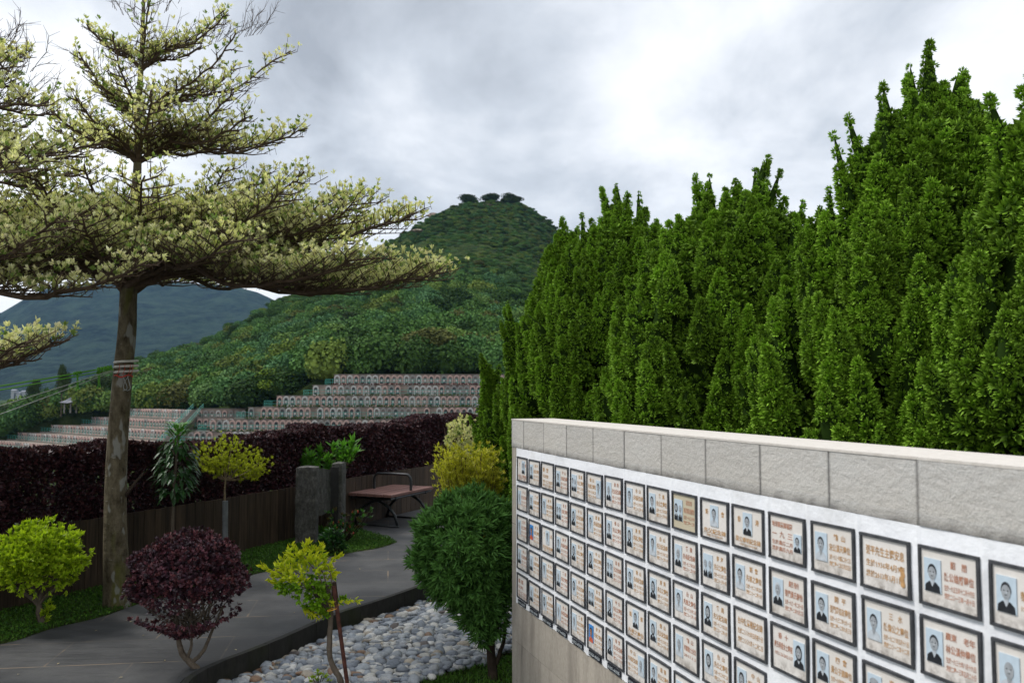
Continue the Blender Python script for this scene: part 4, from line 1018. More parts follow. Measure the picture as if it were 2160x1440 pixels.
ex = []; exd = []
for (a, b_, dy) in [((640, 1180), (648, 1148), 0), ((660, 1180), (676, 1150), -.05), ((600, 1180), (618, 1150), .02), ((590, 1210), (556, 1195), 0), ((680, 1200), (716, 1172), 0), ((690, 1270), (752, 1268), -.05), ((640, 1280), (668, 1300), -.05), ((600, 1240), (572, 1225), 0), ((690, 1215), (705, 1210), .05), ((700, 1270), (730, 1262), 0), ((665, 1285), (690, 1300), -.02)]:
    for t in np.linspace(0, 1, 8): ex.append(at_y(a[0] + (b_[0] - a[0]) * t, a[1] + (b_[1] - a[1]) * t, Yb + dy) + R.normal(size=3) * .006); exd.append([(b_[0] - a[0]) * .01, -.2, (a[1] - b_[1]) * .01])
P, N = ell_pts(230, c, (.20, .18, .155), (.55, 1.05), -.9, .15); P2, N2 = ell_pts(110, at_y(670, 1265, Yb), (.10, .10, .10), (.3, 1.05), -1, .15)
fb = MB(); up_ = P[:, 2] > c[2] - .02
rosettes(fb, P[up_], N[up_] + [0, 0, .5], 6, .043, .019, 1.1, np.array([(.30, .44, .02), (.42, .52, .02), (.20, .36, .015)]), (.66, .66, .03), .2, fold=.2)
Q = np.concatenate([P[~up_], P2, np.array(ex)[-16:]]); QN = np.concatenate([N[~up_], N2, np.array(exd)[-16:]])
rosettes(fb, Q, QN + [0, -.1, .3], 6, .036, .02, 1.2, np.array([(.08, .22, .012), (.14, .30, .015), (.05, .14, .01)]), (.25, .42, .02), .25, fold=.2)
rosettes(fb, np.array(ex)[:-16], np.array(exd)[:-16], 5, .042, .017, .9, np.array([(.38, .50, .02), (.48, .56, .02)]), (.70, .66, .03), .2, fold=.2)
child(fb, 'foliage', 'leaf', r_)
sk0 = at_z(742, 1475, LOW); st_ = empty('rusty_stake', tuple(sk0), 'rusty steel stake leaning beside the small yellow-green shrub', 'stake')
tb = MB(); stop = at_y(704, 1234, sk0[1] - .02); tb.tube([sk0 - [0, 0, .1], stop], .0135, 10); child(tb, 'rod', 'rusty_steel', st_)
tb = MB(); tb.tube([at_y(708, 1262, sk0[1] - .01), at_y(706, 1250, sk0[1]), stop + [.004, 0, .022]], [.017, .019, .013], 9); child(tb, 'wooden_cap', 'bark_dark', st_)
tb = MB(); cc_ = at_y(702, 1284, sk0[1] - .01); th = np.linspace(0, 2 * PI, 18); tb.tube(np.stack([cc_[0] + .036 * np.cos(th), cc_[1] + .03 * np.sin(th), cc_[2] + .010 * np.cos(th)], 1), .0022, 5, caps=False)
tb.tube([cc_ + [.036, 0, .01], cc_ + [.042, -.01, .035]], .0018, 5); child(tb, 'yellow_tie', 'yellow_tie', st_)
# sprout
b0 = at_z(672, 1452, LOW); r_ = empty('sprout', tuple(b0), 'tiny lime green sprout at the bottom edge in front of the leaning stake', 'seedling')
tb = MB(); tops = [at_y(672 + dx, 1425 + dy, b0[1]) for dx, dy in [(-12, 5), (0, -6), (12, 2), (-4, 8), (7, -2), (-18, 12), (20, 10)]]
for t_ in tops: tb.tube([b0, t_], .0025, 4)
child(tb, 'stem', 'twig', r_); fb = MB(); rosettes(fb, np.repeat(np.array(tops), 3, 0) + R.normal(size=(21, 3)) * .01, np.array([[0, -.1, 1.]] * 21), 7, .022, .011, 1.3, YG, (.4, .5, .03)); child(fb, 'leaves', 'leaf', r_)

# --- round clipped podocarpus
b0 = at_z(1042, 1428, LOW); Yb = b0[1]; c = at_y(985, 1160, Yb + .05)
r_ = empty('podocarpus_shrub', tuple(b0), 'large round dark green shrub with narrow leaves beside the wall end', 'shrub')
tb = MB()
limb(tb, [b0 - [0, 0, .06], at_y(1036, 1380, Yb), at_y(1030, 1320, Yb), at_y(1020, 1260, Yb)], .040, .020, 9, .003)
limb(tb, [at_y(1046, 1400, Yb), at_y(1062, 1350, Yb + .03), at_y(1066, 1290, Yb + .05)], .018, .010, 7, .002)
limb(tb, [at_y(1034, 1360, Yb), at_y(1050, 1330, Yb - .02), at_y(1045, 1280, Yb)], .016, .008, 7, .002)
child(tb, 'trunk', 'bark_dark', r_)
GC = np.array([(.022, .070, .014), (.034, .095, .018), (.014, .045, .010), (.045, .115, .022)])
P, N = ell_pts(1900, c, (.365, .37, .385), (.72, 1.07), -1, .075); P2, N2 = ell_pts(420, at_y(1020, 1270, Yb), (.19, .2, .24), (.6, 1.05), -1, .1); P3, N3 = ell_pts(60, at_y(1018, 1330, Yb), (.07, .08, .10), (.5, 1.05), -1, .1)
P = np.concatenate([P, P2, P3]); N = np.concatenate([N, N2, N3])
fb = MB(); rosettes(fb, P, N + R.normal(size=N.shape) * .3 + [0, 0, .25], 12, .066, .0115, 1.25, GC, (.10, .23, .045), .25, fold=.05, widest=.55)
child(fb, 'foliage', 'leaf_matte', r_)

# --- golden little tree with grey support pipe
b0 = at_z(476, 1192, -.02); Yb = b0[1]
r_ = empty('golden_sapling', tuple(b0), 'thin sapling with a flat golden-green crown in front of the fence', 'small tree')
tb = MB(); limb(tb, [b0, at_y(474, 1120, Yb), at_y(478, 1080, Yb), at_y(474, 1050, Yb), at_y(476, 1010, Yb)], .014, .010, 7, .001)
P = []; D = []
for e in [(415, 965), (430, 945), (450, 975), (465, 935), (490, 930), (505, 960), (530, 950), (550, 975), (560, 990), (500, 985), (445, 990), (535, 1000), (475, 955)]:
    q = at_y(e[0], e[1], Yb + R.uniform(-.25, .25)); s_ = at_y(476, 1012, Yb); m = (s_ + q) / 2 + [0, 0, -.03]
    pp = smoothpoly([s_, m, q], 5); tb.tube(pp, np.linspace(.007, .002, len(pp)), 5)
    for _ in range(44):
        i = R.integers(5, len(pp)); w = pp[i] + R.normal(size=3) * [.055, .06, .03] + [0, 0, .015]; P.append(w); D.append((w - s_) * [1, 1, 0] + [0, 0, .35])
child(tb, 'trunk', 'twig_pale', r_)
fb = MB(); rosettes(fb, np.array(P), np.array(D), 14, .034, .009, .9, np.array([(.26, .30, .02), (.34, .38, .03), (.18, .22, .02)]), (.46, .48, .04), .25); child(fb, 'foliage', 'leaf', r_)
pb0 = b0 + [.012, -.05, 0]; pr = empty('support_pipe', tuple(pb0), 'short grey pipe supporting the golden sapling', 'support post')
tb = MB(); tb.tube([pb0 - [0, 0, .1], at_y(475, 1056, pb0[1])], .030, 12); child(tb, 'tube', 'pipe_grey', pr)

# --- dark glossy columnar plant
b0 = at_z(366, 1224, -.02); Yb = b0[1]
r_ = empty('glossy_sapling', tuple(b0), 'upright sapling with long drooping glossy leaves beside the tall trunk', 'small tree')
tb = MB(); tb.tube(smoothpoly([b0, at_y(364, 1120, Yb), at_y(366, 1060, Yb), at_y(372, 960, Yb), at_y(376, 905, Yb)], 4), np.linspace(.022, .006, 17), 8)
for _ in range(22):
    h = R.uniform(920, 1040); s_ = at_y(368, h, Yb); e = s_ + np.array([R.uniform(-.13, .13), R.uniform(-.13, .13), .08]); tb.tube([s_, e], [.005, .003], 5)
child(tb, 'trunk', 'bark_grey', r_)
n = 260; hh = R.uniform(0, 1, n); aa = R.uniform(0, 2 * PI, n); rr = (.06 + .11 * np.sin(np.clip(hh * 1.05 + .12, 0, 1) * PI) ** .6) * R.uniform(.5, 1, n)
c0 = at_y(370, 1045, Yb); c1_ = at_y(377, 900, Yb); ax_ = c0 + (c1_ - c0) * hh[:, None]
P = ax_ + np.stack([np.cos(aa) * rr, np.sin(aa) * rr, R.normal(size=n) * .01], 1)
D = np.stack([np.cos(aa), np.sin(aa), np.where(hh > .82, .7, -.8 + .55 * R.normal(size=n))], 1); N_ = np.stack([np.cos(aa), np.sin(aa), np.full(n, .9)], 1)
cg = np.where((hh > .8)[:, None], np.array([.06, .18, .020]), np.array([.022, .068, .016])) * R.uniform(.7, 1.4, (n, 1))
fb = MB(); nd = nrmz(D); 
fb.leaves(P, D + [0, 0, .5], N_, .055, .034, cg, fold=.12, widest=.9); fb.leaves(P + nrmz(D + [0, 0, .5]) * .048, D - [0, 0, .35], N_, .085, .046, cg, cg * 1.2, fold=.12, widest=.22)
child(fb, 'foliage', 'leaf_glossy', r_)

# --- rough stone monument with two posts and a slanted plaque
mY = at_z(646, 1152, -.02)[1]; mb0 = at_z(646, 1152, -.02)
mon = empty('stone_monument', tuple(mb0), 'rough granite monument of two posts joined by a slanted inscribed slab', 'monument')
def rough_block(x0, x1, y0, y1, z0, z1, amp=.012, n=14, mat='rough_granite', name='post', top=.02, seed=0.):
    b = MB(); xs_ = np.linspace(0, 1, 9); V = []; zs_ = np.linspace(0, 1, n)
    ring = [(x, 0) for x in xs_] + [(1, y) for y in xs_[1:]] + [(x, 1) for x in xs_[::-1][1:]] + [(0, y) for y in xs_[::-1][1:-1]]
    k = len(ring)
    def off(p, a): 
        v = mnoise.noise_vector(Vector(p) * 7 + Vector((seed, 0, 0))) + mnoise.noise_vector(Vector(p) * 22) * .5; return np.array(v) * a
    for zt in zs_:
        for (u, v) in ring:
            cu, cv = u - .5, v - .5; rr_ = 1 - .10 * (abs(cu) * 2 * abs(cv) * 2) ** 3; sh = 1 - (.05 if zt > .97 else 0)
            p = np.array([x0 + (x1 - x0) * (.5 + cu * rr_ * sh), y0 + (y1 - y0) * (.5 + cv * rr_ * sh), z0 + (z1 - z0) * zt]); V.append(p + off(p, amp))
    q = [[i * k + j, i * k + (j + 1) % k, (i + 1) * k + (j + 1) % k, (i + 1) * k + j] for i in range(n - 1) for j in range(k)]
    cpt = np.array([(x0 + x1) / 2, (y0 + y1) / 2, z1 + top]); V.append(cpt); t = [[(n - 1) * k + j, (n - 1) * k + (j + 1) % k, n * k] for j in range(k)]
    b.add(V, q, t); return child(b, name, mat, mon, smooth=False)
xl, xr = at_y(620, 1100, mY)[0], at_y(667, 1100, mY)[0]; zt = at_y(646, 986, mY)[2]
rough_block(xl, xr, mY, mY + .20, -.15, zt)
Y3 = mY + .42; xl3, xr3 = at_y(696, 1100, Y3)[0], at_y(721, 1100, Y3)[0]
rough_block(xl3, xr3, Y3, Y3 + .30, -.15, at_y(705, 978, Y3)[2], seed=5.)
b = MB(); b.box(xl3 - .004, xl3 + (xr3 - xl3) * .72, Y3 - .016, Y3 - .012, -.05, at_y(705, 985, Y3)[2]); child(b, 'polished_face', 'polished_dark', mon)
pa = [at_y(668, 988, mY + .12), at_y(699, 994, Y3 + .06), at_y(699, 1070, Y3 + .06), at_y(668, 1088, mY + .12)]; pa = np.array(pa); nn_ = np.array([.05, .07, 0])
b = MB(); b.add(np.concatenate([pa, pa + nn_]), [[0, 3, 2, 1], [4, 5, 6, 7], [0, 1, 5, 4], [1, 2, 6, 5], [2, 3, 7, 6], [3, 0, 4, 7]]); child(b, 'inscribed_slab', 'rough_granite', mon)
# --- green shrub behind the monument
Y4 = Y3 + .42; b0 = np.array([at_y(680, 1100, Y4)[0], Y4, -.02])
r_ = empty('green_shrub', tuple(b0), 'fresh green lance-leaved shrub rising above the granite monument', 'shrub')
tb = MB(); P = []; D = []
for e in [(640, 945), (655, 965), (675, 955), (690, 970), (705, 945), (725, 945), (745, 935), (750, 955), (640, 975), (665, 985), (700, 985), (612, 985), (605, 1005), (622, 1000), (615, 1025), (610, 1080), (725, 970), (655, 1000), (688, 1000), (735, 960)]:
    q = at_y(e[0], e[1], Y4 + R.uniform(-.15, .15)); m = (b0 + q) / 2 + [R.uniform(-.05, .05), 0, .1]; pp = smoothpoly([b0, m, q], 5); tb.tube(pp, np.linspace(.010, .004, len(pp)), 5)
    for t in (0, -1, -2, -3): P.append(pp[t]); D.append([R.uniform(-.3, .3), -.3, 1.])
child(tb, 'stems', 'twig', r_); fb = MB()
rosettes(fb, np.array(P), np.array(D), 16, .125, .034, 1.25, np.array([(.05, .17, .02), (.09, .25, .03), (.04, .12, .02)]), (.13, .32, .04), .25, fold=.15); child(fb, 'foliage', 'leaf', r_)
# --- small shrub with red buds
b0 = at_z(712, 1150, -.02); Y5 = b0[1]
r_ = empty('budding_shrub', tuple(b0), 'sparse small shrub with tiny red buds in front of the bench', 'shrub')
tb = MB(); P = []; D = []
for e in [(705, 1085), (722, 1080), (740, 1085), (748, 1070), (755, 1095), (770, 1080), (785, 1075), (765, 1105), (735, 1110), (700, 1095), (780, 1090), (728, 1098), (752, 1112), (690, 1085)]:
    q = at_y(e[0], e[1], Y5 + R.uniform(-.15, .2)); m = (b0 + q) / 2 + [0, 0, -.04]; pp = smoothpoly([b0, m, q], 5); tb.tube(pp, np.linspace(.009, .003, len(pp)), 5)
    for t in range(-5, 0): P.append(pp[t] + R.normal(size=3) * .03); D.append([R.uniform(-.4, .4), -.2, 1.])
child(tb, 'stems', 'twig_dark', r_); fb = MB(); rosettes(fb, np.array(P), np.array(D), 9, .045, .02, 1.3, np.array([(.035, .10, .02), (.05, .14, .025), (.09, .07, .03)]), None, .3, fold=.15)
child(fb, 'foliage', 'leaf', r_); tb = MB()
for p in np.array(P)[::7]: tb = MB(); tb.tube([p, p + [0, 0, .02], p + [0, 0, .04]], [.005, .011, .002], 6); child(tb, 'bud', 'red_bud', r_)
b0 = at_z(712, 1172, -.02); r_ = empty('dark_leaved_plant', tuple(b0), 'low dark green broad-leaved plant at the foot of the monument', 'plant')
tb = MB(); P, N = ell_pts(55, b0 + [-.06, 0, .15], (.13, .10, .15), (.5, 1), -.6); 
for p in P[::3]: tb.tube([b0, p], .003, 4)
child(tb, 'stems', 'twig_dark', r_); fb = MB(); rosettes(fb, P, N + [0, 0, .4], 6, .065, .034, 1.2, np.array([(.018, .06, .018), (.03, .09, .022)]), None, .3, fold=.12); child(fb, 'foliage', 'leaf', r_)
# --- golden feathery shrub and pale variegated shrub right of the bench
b0 = np.array([*at_z(985, 1085, 0)[:2], 0]); Y6 = b0[1] = 9.5; b0[0] = at_y(1004, 1000, Y6)[0]; b0[2] = LOW
r_ = empty('golden_shrub', tuple(b0), 'feathery golden yellow shrub spreading between the bench and the conifers', 'shrub')
tb = MB(); P = []; D = []
for _ in range(85):
    e = (R.uniform(925, 1050), R.uniform(948, 1025)); 
    if e[0] < 945 and e[1] > 985 and R.uniform() < .6: continue
    q = at_y(e[0], e[1], Y6 + R.uniform(-.35, .25)); m = (b0 + q) / 2 + [0, 0, -.06]; pp = smoothpoly([b0 + [0, 0, .3], m, q], 5); tb.tube(pp, np.linspace(.008, .003, len(pp)), 4, caps=False)
    for t in range(-6, 0):
        for _k in range(6): P.append(pp[t] + R.normal(size=3) * .045); D.append(nrmz(q - b0) + [R.uniform(-.5, .5), -.2, .3])
child(tb, 'stems', 'twig', r_); fb = MB(); rosettes(fb, np.array(P), np.array(D), 8, .050, .013, 1.2, np.array([(.30, .32, .025), (.42, .42, .03), (.16, .20, .02)]), (.60, .55, .06), .35); child(fb, 'foliage', 'leaf', r_)
b0 = np.array([at_y(975, 900, 13.2)[0], 13.2, 0]); r_ = empty('variegated_shrub', tuple(b0), 'pale variegated shrub between the purple hedge and the farthest conifer', 'shrub')
tb = MB(); stems(tb, b0, b0 + np.array([0, 0, 1.1]), 9, .012, .14); child(tb, 'stems', 'twig', r_)
leafy('foliage', r_, b0 + [0, 0, 1.17], (.24, .24, .30), 400, 7, .04, .018, LEAFC * .9, None, spread=1.2)

# ------------------------------------------------------------------ bench
c_ft = at_z(822, 1120, 0); c_rt = at_z(912, 1090, 0)
lr = at_z(826, 1044, .46); rt = at_z(913, 1026, .46); lf = at_z(744, 1037, .46)
ld = rt - lr; ld[2] = 0; BLn = np.linalg.norm(ld); ld /= BLn; wd2 = np.array([-ld[1], ld[0], 0]); BLn = max(BLn, 1.2); BW = float(np.dot(lf - lr, wd2))
BW = .56 if not (.4 < BW < .75) else BW
print('bench', BLn, BW)
ang = math.atan2(ld[1], ld[0]); bo = np.array([lr[0], lr[1], 0])
bench = empty('garden_bench', tuple(bo), 'backless bench with brown slats, black arched legs and a middle arm loop', 'bench', rz=ang)
def bpart(mb, name, mat, smooth=False): o = mb.build(name, mat, None, smooth); o.parent = bench; return o
b = MB(); ns = 5; sw = BW / ns
for i in range(ns): b.box(R.uniform(0, .006), BLn - R.uniform(0, .006), i * sw + .008, (i + 1) * sw - .008, .425, .46 + R.uniform(-.002, .002))
bpart(b, 'seat', 'seat_wood')
b = MB()
for xx in (.16, BLn - .16): b.box(xx - .02, xx + .02, .02, BW - .02, .395, .4235)
b.tube([[.03, .04, .40], [BLn - .03, .04, .40]], .016, 8); b.tube([[.03, BW - .04, .40], [BLn - .03, BW - .04, .40]], .016, 8)
bpart(b, 'seat_frame', 'black_metal')
for xx in (.18, BLn - .18):
    b = MB()
    for sgn in (0, 1):
        th = np.linspace(0, 1, 14); y = (.0 + BW * .98 * np.sin(th * PI / 2 * 1.0) ** 1.0); zz_ = .39 * (1 - (1 - np.cos(th * PI / 2)) ** 1.0)
        y = .02 + (BW - .04) * th ** .9; zz_ = .385 * np.sqrt(np.clip(1 - ((1 - th) * 0 + th) ** 2.2, 0, 1)) + .008
        if sgn: y = BW - y
        b.tube(np.stack([np.full(14, xx + (.016 if sgn else -.016)), y, zz_], 1), .021, 8)
    b.tube([[xx, -.01, .012], [xx, BW + .01, .012]], .012, 8)
    bpart(b, 'leg', 'black_metal', True)
b = MB(); xm = BLn * .5
b.tube(smoothpoly([[xm, .05, .44], [xm, .05, .60], [xm, .085, .665], [xm, .15, .68], [xm, BW - .15, .68], [xm, BW - .085, .665], [xm, BW - .05, .60], [xm, BW - .05, .44]], 4), .020, 8)
bpart(b, 'arm_loop', 'black_metal', True)

# ------------------------------------------------------------------ ropes round the tall trunk
tc3 = W(265, 780); rt_ = .080
pad = empty('trunk_padding', tuple(tc3), 'pale tubes and red string wrapped round the tall mossy trunk', 'padding')
for i, (dy, tl) in enumerate([(-12, .0), (-2, .01), (9, 0)]):
    b = MB(); c3 = W(266, 778 + dy); th = np.linspace(math.radians(-200), math.radians(15), 16)
    b.tube(np.stack([c3[0] + (rt_ + .012) * np.cos(th), c3[1] + (rt_ + .012) * np.sin(th), c3[2] + .02 * (np.linspace(0, 1, 16)) - .01 + .012], 1), .0105, 8); child(b, 'tube', 'cream_tube', pad, True)
b = MB(); c3 = W(266, 780)
for a in (-100, -75, -52, -40):
    a = math.radians(a); p = c3 + np.array([math.cos(a) * (rt_ + .026), math.sin(a) * (rt_ + .026), 0]); b.tube([p + [-.01, 0, -.045], p + [.005, 0, 0], p + [.008, 0, .045]], .0022, 5)
th = np.linspace(math.radians(-150), math.radians(-30), 10); b.tube(np.stack([c3[0] + (rt_ + .014) * np.cos(th), c3[1] + (rt_ + .014) * np.sin(th), c3[2] - .055 + .01 * np.sin(th * 5)], 1), .006, 6)
child(b, 'red_string', 'red_string', pad)
b = MB()
for a, s_ in ((-85, .03), (-60, .02), (-50, -.03)):
    a = math.radians(a); p = c3 + np.array([math.cos(a) * (rt_ + .01), math.sin(a) * (rt_ + .01), -.05]); b.tube(smoothpoly([p, p + [s_, -.01, -.05], p + [s_ * 1.5, 0, -.11], p + [s_ * .3, .0, -.13]], 4), .003, 5)
child(b, 'loose_wire', 'grey_cord', pad)
def rope(name, a, e, r, mat, label, grp, knots=()):
    o = empty(name, tuple(a), label, 'rope', grp); b = MB(); n = 24; t = np.linspace(0, 1, n)[:, None]
    P = a + (e - a) * t + np.array([0, 0, -1.]) * (.035 * np.sin(t * PI)); b.tube(P, r, 6); child(b, 'cord', mat, o)
    for (t0, t1, rr, dang) in knots:
        kb_ = MB(); m = 14; tt = np.linspace(t0, t1, m); pts = a + (e - a) * tt[:, None] + np.array([0, 0, -1.]) * (.035 * np.sin(tt * PI))[:, None]
        kb_.tube(pts, rr * (1 + .35 * np.sin(np.arange(m) * 2.3)), 7)
        for dx, dl in dang: 
            q = pts[m // 2] + [dx, 0, 0]; kb_.tube([q, q + [.004, 0, -dl * .8], q + [.010 if dx > 0 else -.004, 0, -dl]], [.0042, .004, .007], 5)
        child(kb_, 'knot', mat, o)
rs = W(243, 774) + [.0, -.06, 0]
rope('guy_rope', rs, at_y(-420, 862, 6.6) + [0, 0, 0], .006, 'green_rope', 'upper green guy rope running left from the trunk padding', 'ropes tied to the tall trunk', [(.0, .055, .017, []), (.11, .14, .015, [(0, .15), (.008, .14)])])
rope('guy_rope', rs + [0, .02, -.02], at_y(-420, 876, 6.7), .005, 'green_rope', 'lower green guy rope with dangling ends left of the trunk', 'ropes tied to the tall trunk', [(.045, .06, .010, [(0, .14), (.012, .13)])])
rope('guy_rope', rs + [0, .0, -.03], at_y(-420, 965, 6.5), .0035, 'grey_cord', 'upper thin grey cord running down left from the trunk', 'ropes tied to the tall trunk')
rope('guy_rope', rs + [0, .03, -.035], at_y(-420, 1010, 6.6), .0035, 'grey_cord', 'lowest thin grey cord running down left from the trunk', 'ropes tied to the tall trunk')

# ------------------------------------------------------------------ pebbles and grass
import bmesh
bm = bmesh.new(); bmesh.ops.create_icosphere(bm, subdivisions=2, radius=1); IV = np.array([v.co[:] for v in bm.verts]); IT = np.array([[v.index for v in f.verts] for f in bm.faces]); bm.free()
grass_edge = lp([(840, 1470), (880, 1440), (940, 1420), (1010, 1402), (1080, 1372), (1160, 1330)], LOW)
bed = [tuple(p) for p in kerb[10:]][:-6]
bedpoly = [tuple(p) for p in (kerb + nk * .05)[12:-4]] + [tuple(p) for p in lp([(300, 1900), (500, 1800), (800, 1700)], LOW)] + [tuple(p) for p in grass_edge] + [(.6, 8.2)]
bp = np.array(bedpoly); x0, y0 = bp.min(0); x1, y1 = bp.max(0)
g = .050; gx, gy = np.meshgrid(np.arange(x0, x1, g), np.arange(max(y0, 3.6), y1, g * .9)); Q = np.stack([gx.ravel(), gy.ravel()], 1)
Q = np.concatenate([Q + R.normal(size=Q.shape) * .014, Q[::2] + R.normal(size=Q[::2].shape) * .02]); lay_ = np.concatenate([np.zeros(gx.size), np.ones(len(Q) - gx.size)])
k_ = in_poly(Q, bedpoly); Q = Q[k_]; lay_ = lay_[k_]
pp_ = to_px(np.c_[Q, np.full(len(Q), LOW)]); k_ = (pp_[:, 1] < 1640) & (pp_[:, 0] > 250) & (pp_[:, 0] < 1250); Q = Q[k_]; lay_ = lay_[k_]
pcols = np.array([(.36, .385, .41), (.46, .475, .49), (.26, .285, .32), (.62, .60, .55), (.72, .70, .66), (.20, .225, .26), (.30, .33, .38), (.45, .39, .31), (.30, .19, .12), (.40, .43, .46), (.50, .50, .49), (.13, .11, .10)])
pr_ = np.array([.15, .13, .11, .12, .10, .08, .12, .05, .02, .07, .04, .01])
pbm = MB()
for (x, y), ly in zip(Q, lay_):
    sz = R.uniform(.023, .047) * (1.15 if R.uniform() < .15 else 1); sc3 = np.array([sz * R.uniform(1, 1.5), sz * R.uniform(.85, 1.1), sz * R.uniform(.38, .7)])
    nz_v = 1 + .10 * np.sin(IV @ R.normal(size=3) * 2.2 + R.uniform(0, 6)) + .05 * np.sin(IV @ R.normal(size=3) * 4)
    v = IV * nz_v[:, None] * sc3; a = R.uniform(0, PI); ca, sa = math.cos(a), math.sin(a); v = v @ np.array([[ca, -sa, 0], [sa, ca, 0], [0, 0, 1]]).T
    a = R.normal() * .28; ca, sa = math.cos(a), math.sin(a); v = v @ np.array([[1, 0, 0], [0, ca, -sa], [0, sa, ca]]).T
    near_k = np.min(np.hypot(kerb[:, 0] - x, kerb[:, 1] - y)); pr2 = pr_.copy()
    if near_k < .22: pr2[[7, 8, 11]] += [.12, .10, .06]
    cc = pcols[R.choice(len(pcols), p=pr2 / pr2.sum())] * R.uniform(.85, 1.15)
    pbm.add(v + [x, y, LOW + .008 + ly * .022 + R.uniform(-.004, .006)], tris=IT, col=cc)
print('pebbles', len(Q)); tag(pbm.build('pebbles', 'pebble', smooth=True), 'grey and white river pebbles filling the bed below the path edge', 'pebbles', kind='stuff')
extrude_poly('pebble_bed', bedpoly, LOW - .05, LOW - .012, 'soil')
def grass(name, polys, n, z, label, hl=(.03, .06), clover=.5):
    mb = MB(); tot = 0
    for poly, share, zz_ in polys:
        poly = np.array(poly); x0, y0 = poly.min(0); x1, y1 = poly.max(0); Q = np.stack([R.uniform(x0, x1, n * 6), R.uniform(y0, y1, n * 6)], 1); Q = Q[in_poly(Q, poly)][:int(n * share)]
        pp_ = to_px(np.c_[Q, np.full(len(Q), zz_)]); k_ = (pp_[:, 0] > -250) & (pp_[:, 0] < 2400) & (pp_[:, 1] < 1600); Q = Q[k_]; m = len(Q)
        patch = .5 + .5 * np.sin(Q[:, 0] * 7 + 2 * np.sin(Q[:, 1] * 5)) * np.sin(Q[:, 1] * 8)
        P = np.c_[Q, np.full(m, zz_)]; D = np.c_[R.normal(size=(m, 2)) * .45, np.ones(m)]
        cc = np.array([(.06, .13, .018)]) * (.6 + .8 * patch[:, None]) * R.uniform(.7, 1.35, (m, 1))
        kk = R.uniform(size=m) > clover; L = R.uniform(*hl, m)
        mb.leaves(P[kk], D[kk], rand_dirs(kk.sum()), L[kk], .005, cc[kk] * .8, cc[kk] * 1.3, cup=.3)
        kk = ~kk; Pk = P[kk] + np.c_[np.zeros((kk.sum(), 2)), R.uniform(.006, .035, kk.sum())]
        rosettes(mb, Pk, np.array([[0, 0, 1.]]).repeat(len(Pk), 0), 3, .017, .013, 1.4, np.array([(.05, .13, .015), (.08, .18, .02), (.035, .09, .015)]), None, .3)
    return tag(mb.build(name, 'grass_blade'), label, 'grass', kind='stuff')
right_poly = [tuple(p) for p in grass_edge] + [(P0[0] - wd[0] * .2 + .1, P0[1] + .3)] + [tuple((P0 + wd * 2.2)[:2])] + [tuple(lp([(700, 1900)], LOW)[0])]
grass('grass', [(lawn_poly, .8, -.008)], 30000, 0, 'short green grass and clover between the path and the timber fence')
grass('grass', [(right_poly, 1, LOW - .03)], 15000, 0, 'green grass round the foot of the wall end and round shrub', (.03, .09), .35)
lb_ = MB()                                               # fallen leaves
for (x, y) in [(930, 950), (265, 1308), (250, 1428), (348, 1393), (60, 1180), (530, 1230), (700, 1240), (760, 1200), (500, 1370), (300, 1340), (120, 1400), (420, 1300), (850, 1180), (620, 1290), (200, 1330), (40, 1420), (280, 1310)]:
    if y < 1140: continue
    p = at_z(x, y, .004); d = np.array([[R.normal(), R.normal(), .1]]); lb_.leaves(p[None], d, np.array([[0, 0, 1.]]), .03, .012, np.array([(.45, .38, .22)]) * R.uniform(.4, 1.3))
tag(lb_.build('fallen_leaves', 'leaf_matte'), 'scattered dry leaves lying on the dark path', 'leaves', kind='stuff')

# ------------------------------------------------------------------ hills
def interp(tab, x): t = np.array(tab, float); return np.interp(x, t[:, 0], t[:, 1])
TOPY = [(-1500, 930), (-300, 905), (0, 880), (120, 855), (200, 815), (280, 775), (380, 745), (465, 712), (500, 690), (570, 640), (650, 606), (740, 560), (840, 496), (900, 458), (950, 434), (1000, 422), (1050, 419), (1100, 423), (1145, 450), (1180, 482), (1215, 524), (1300, 590), (1500, 650), (1900, 700), (2600, 760), (3600, 800)]
RID = [(-1500, 250), (0, 260), (280, 310), (510, 360), (650, 410), (840, 470), (1045, 520), (1210, 540), (1600, 560), (3600, 500)]
BASY = [(-1500, 960), (0, 925), (150, 872), (500, 866), (560, 858), (690, 800), (760, 794), (1100, 794), (1300, 800), (3600, 830)]
BASD = [(-1500, 205), (0, 225), (400, 205), (520, 175), (700, 162), (3600, 162)]
def hill_z(px, t):
    """height and distance on the hill for an azimuth (given as picture column) and a 0..1 slope position"""
    d0 = interp(BASD, px); d1 = interp(RID, px); dist = d0 + (d1 - d0) * t
    ty = interp(TOPY, px); by = interp(BASY, px)
    g = np.where(t < .45, t / .45 * .50, .50 + (t - .45) / .55 * .50)
    g = np.clip(t, 0, 1) ** .82
    y = by + (ty - by) * g
    return dist, 1.85 + (826.5 - y) / F * dist
pxs = np.arange(-1500, 3601, 15.); ts = np.linspace(-.05, 1, 64)
V = []; nx = len(pxs)
for t in ts:
    dist, z = hill_z(pxs, np.full(nx, max(t, 0)))
    if t < 0: z = np.full(nx, -13.5)
    X = (pxs - 1080) / F * dist
    nzv = np.array([mnoise.fractal(Vector((x * .02, d * .02, 0)), 1, 2, 5) for x, d in zip(X, dist)]) * np.interp(t, [0, .2, 1], [0, 1.6, 2.2])
    V.append(np.stack([X, dist, z + nzv], 1))
for k_, (dd, dz) in enumerate([(25, -8), (80, -45), (200, -140)]):
    dist, z = hill_z(pxs, np.ones(nx)); V.append(np.stack([(pxs - 1080) / F * (dist + dd), dist + dd, np.maximum(z + dz, -14)], 1))
V = np.concatenate(V); nr = len(V) // nx
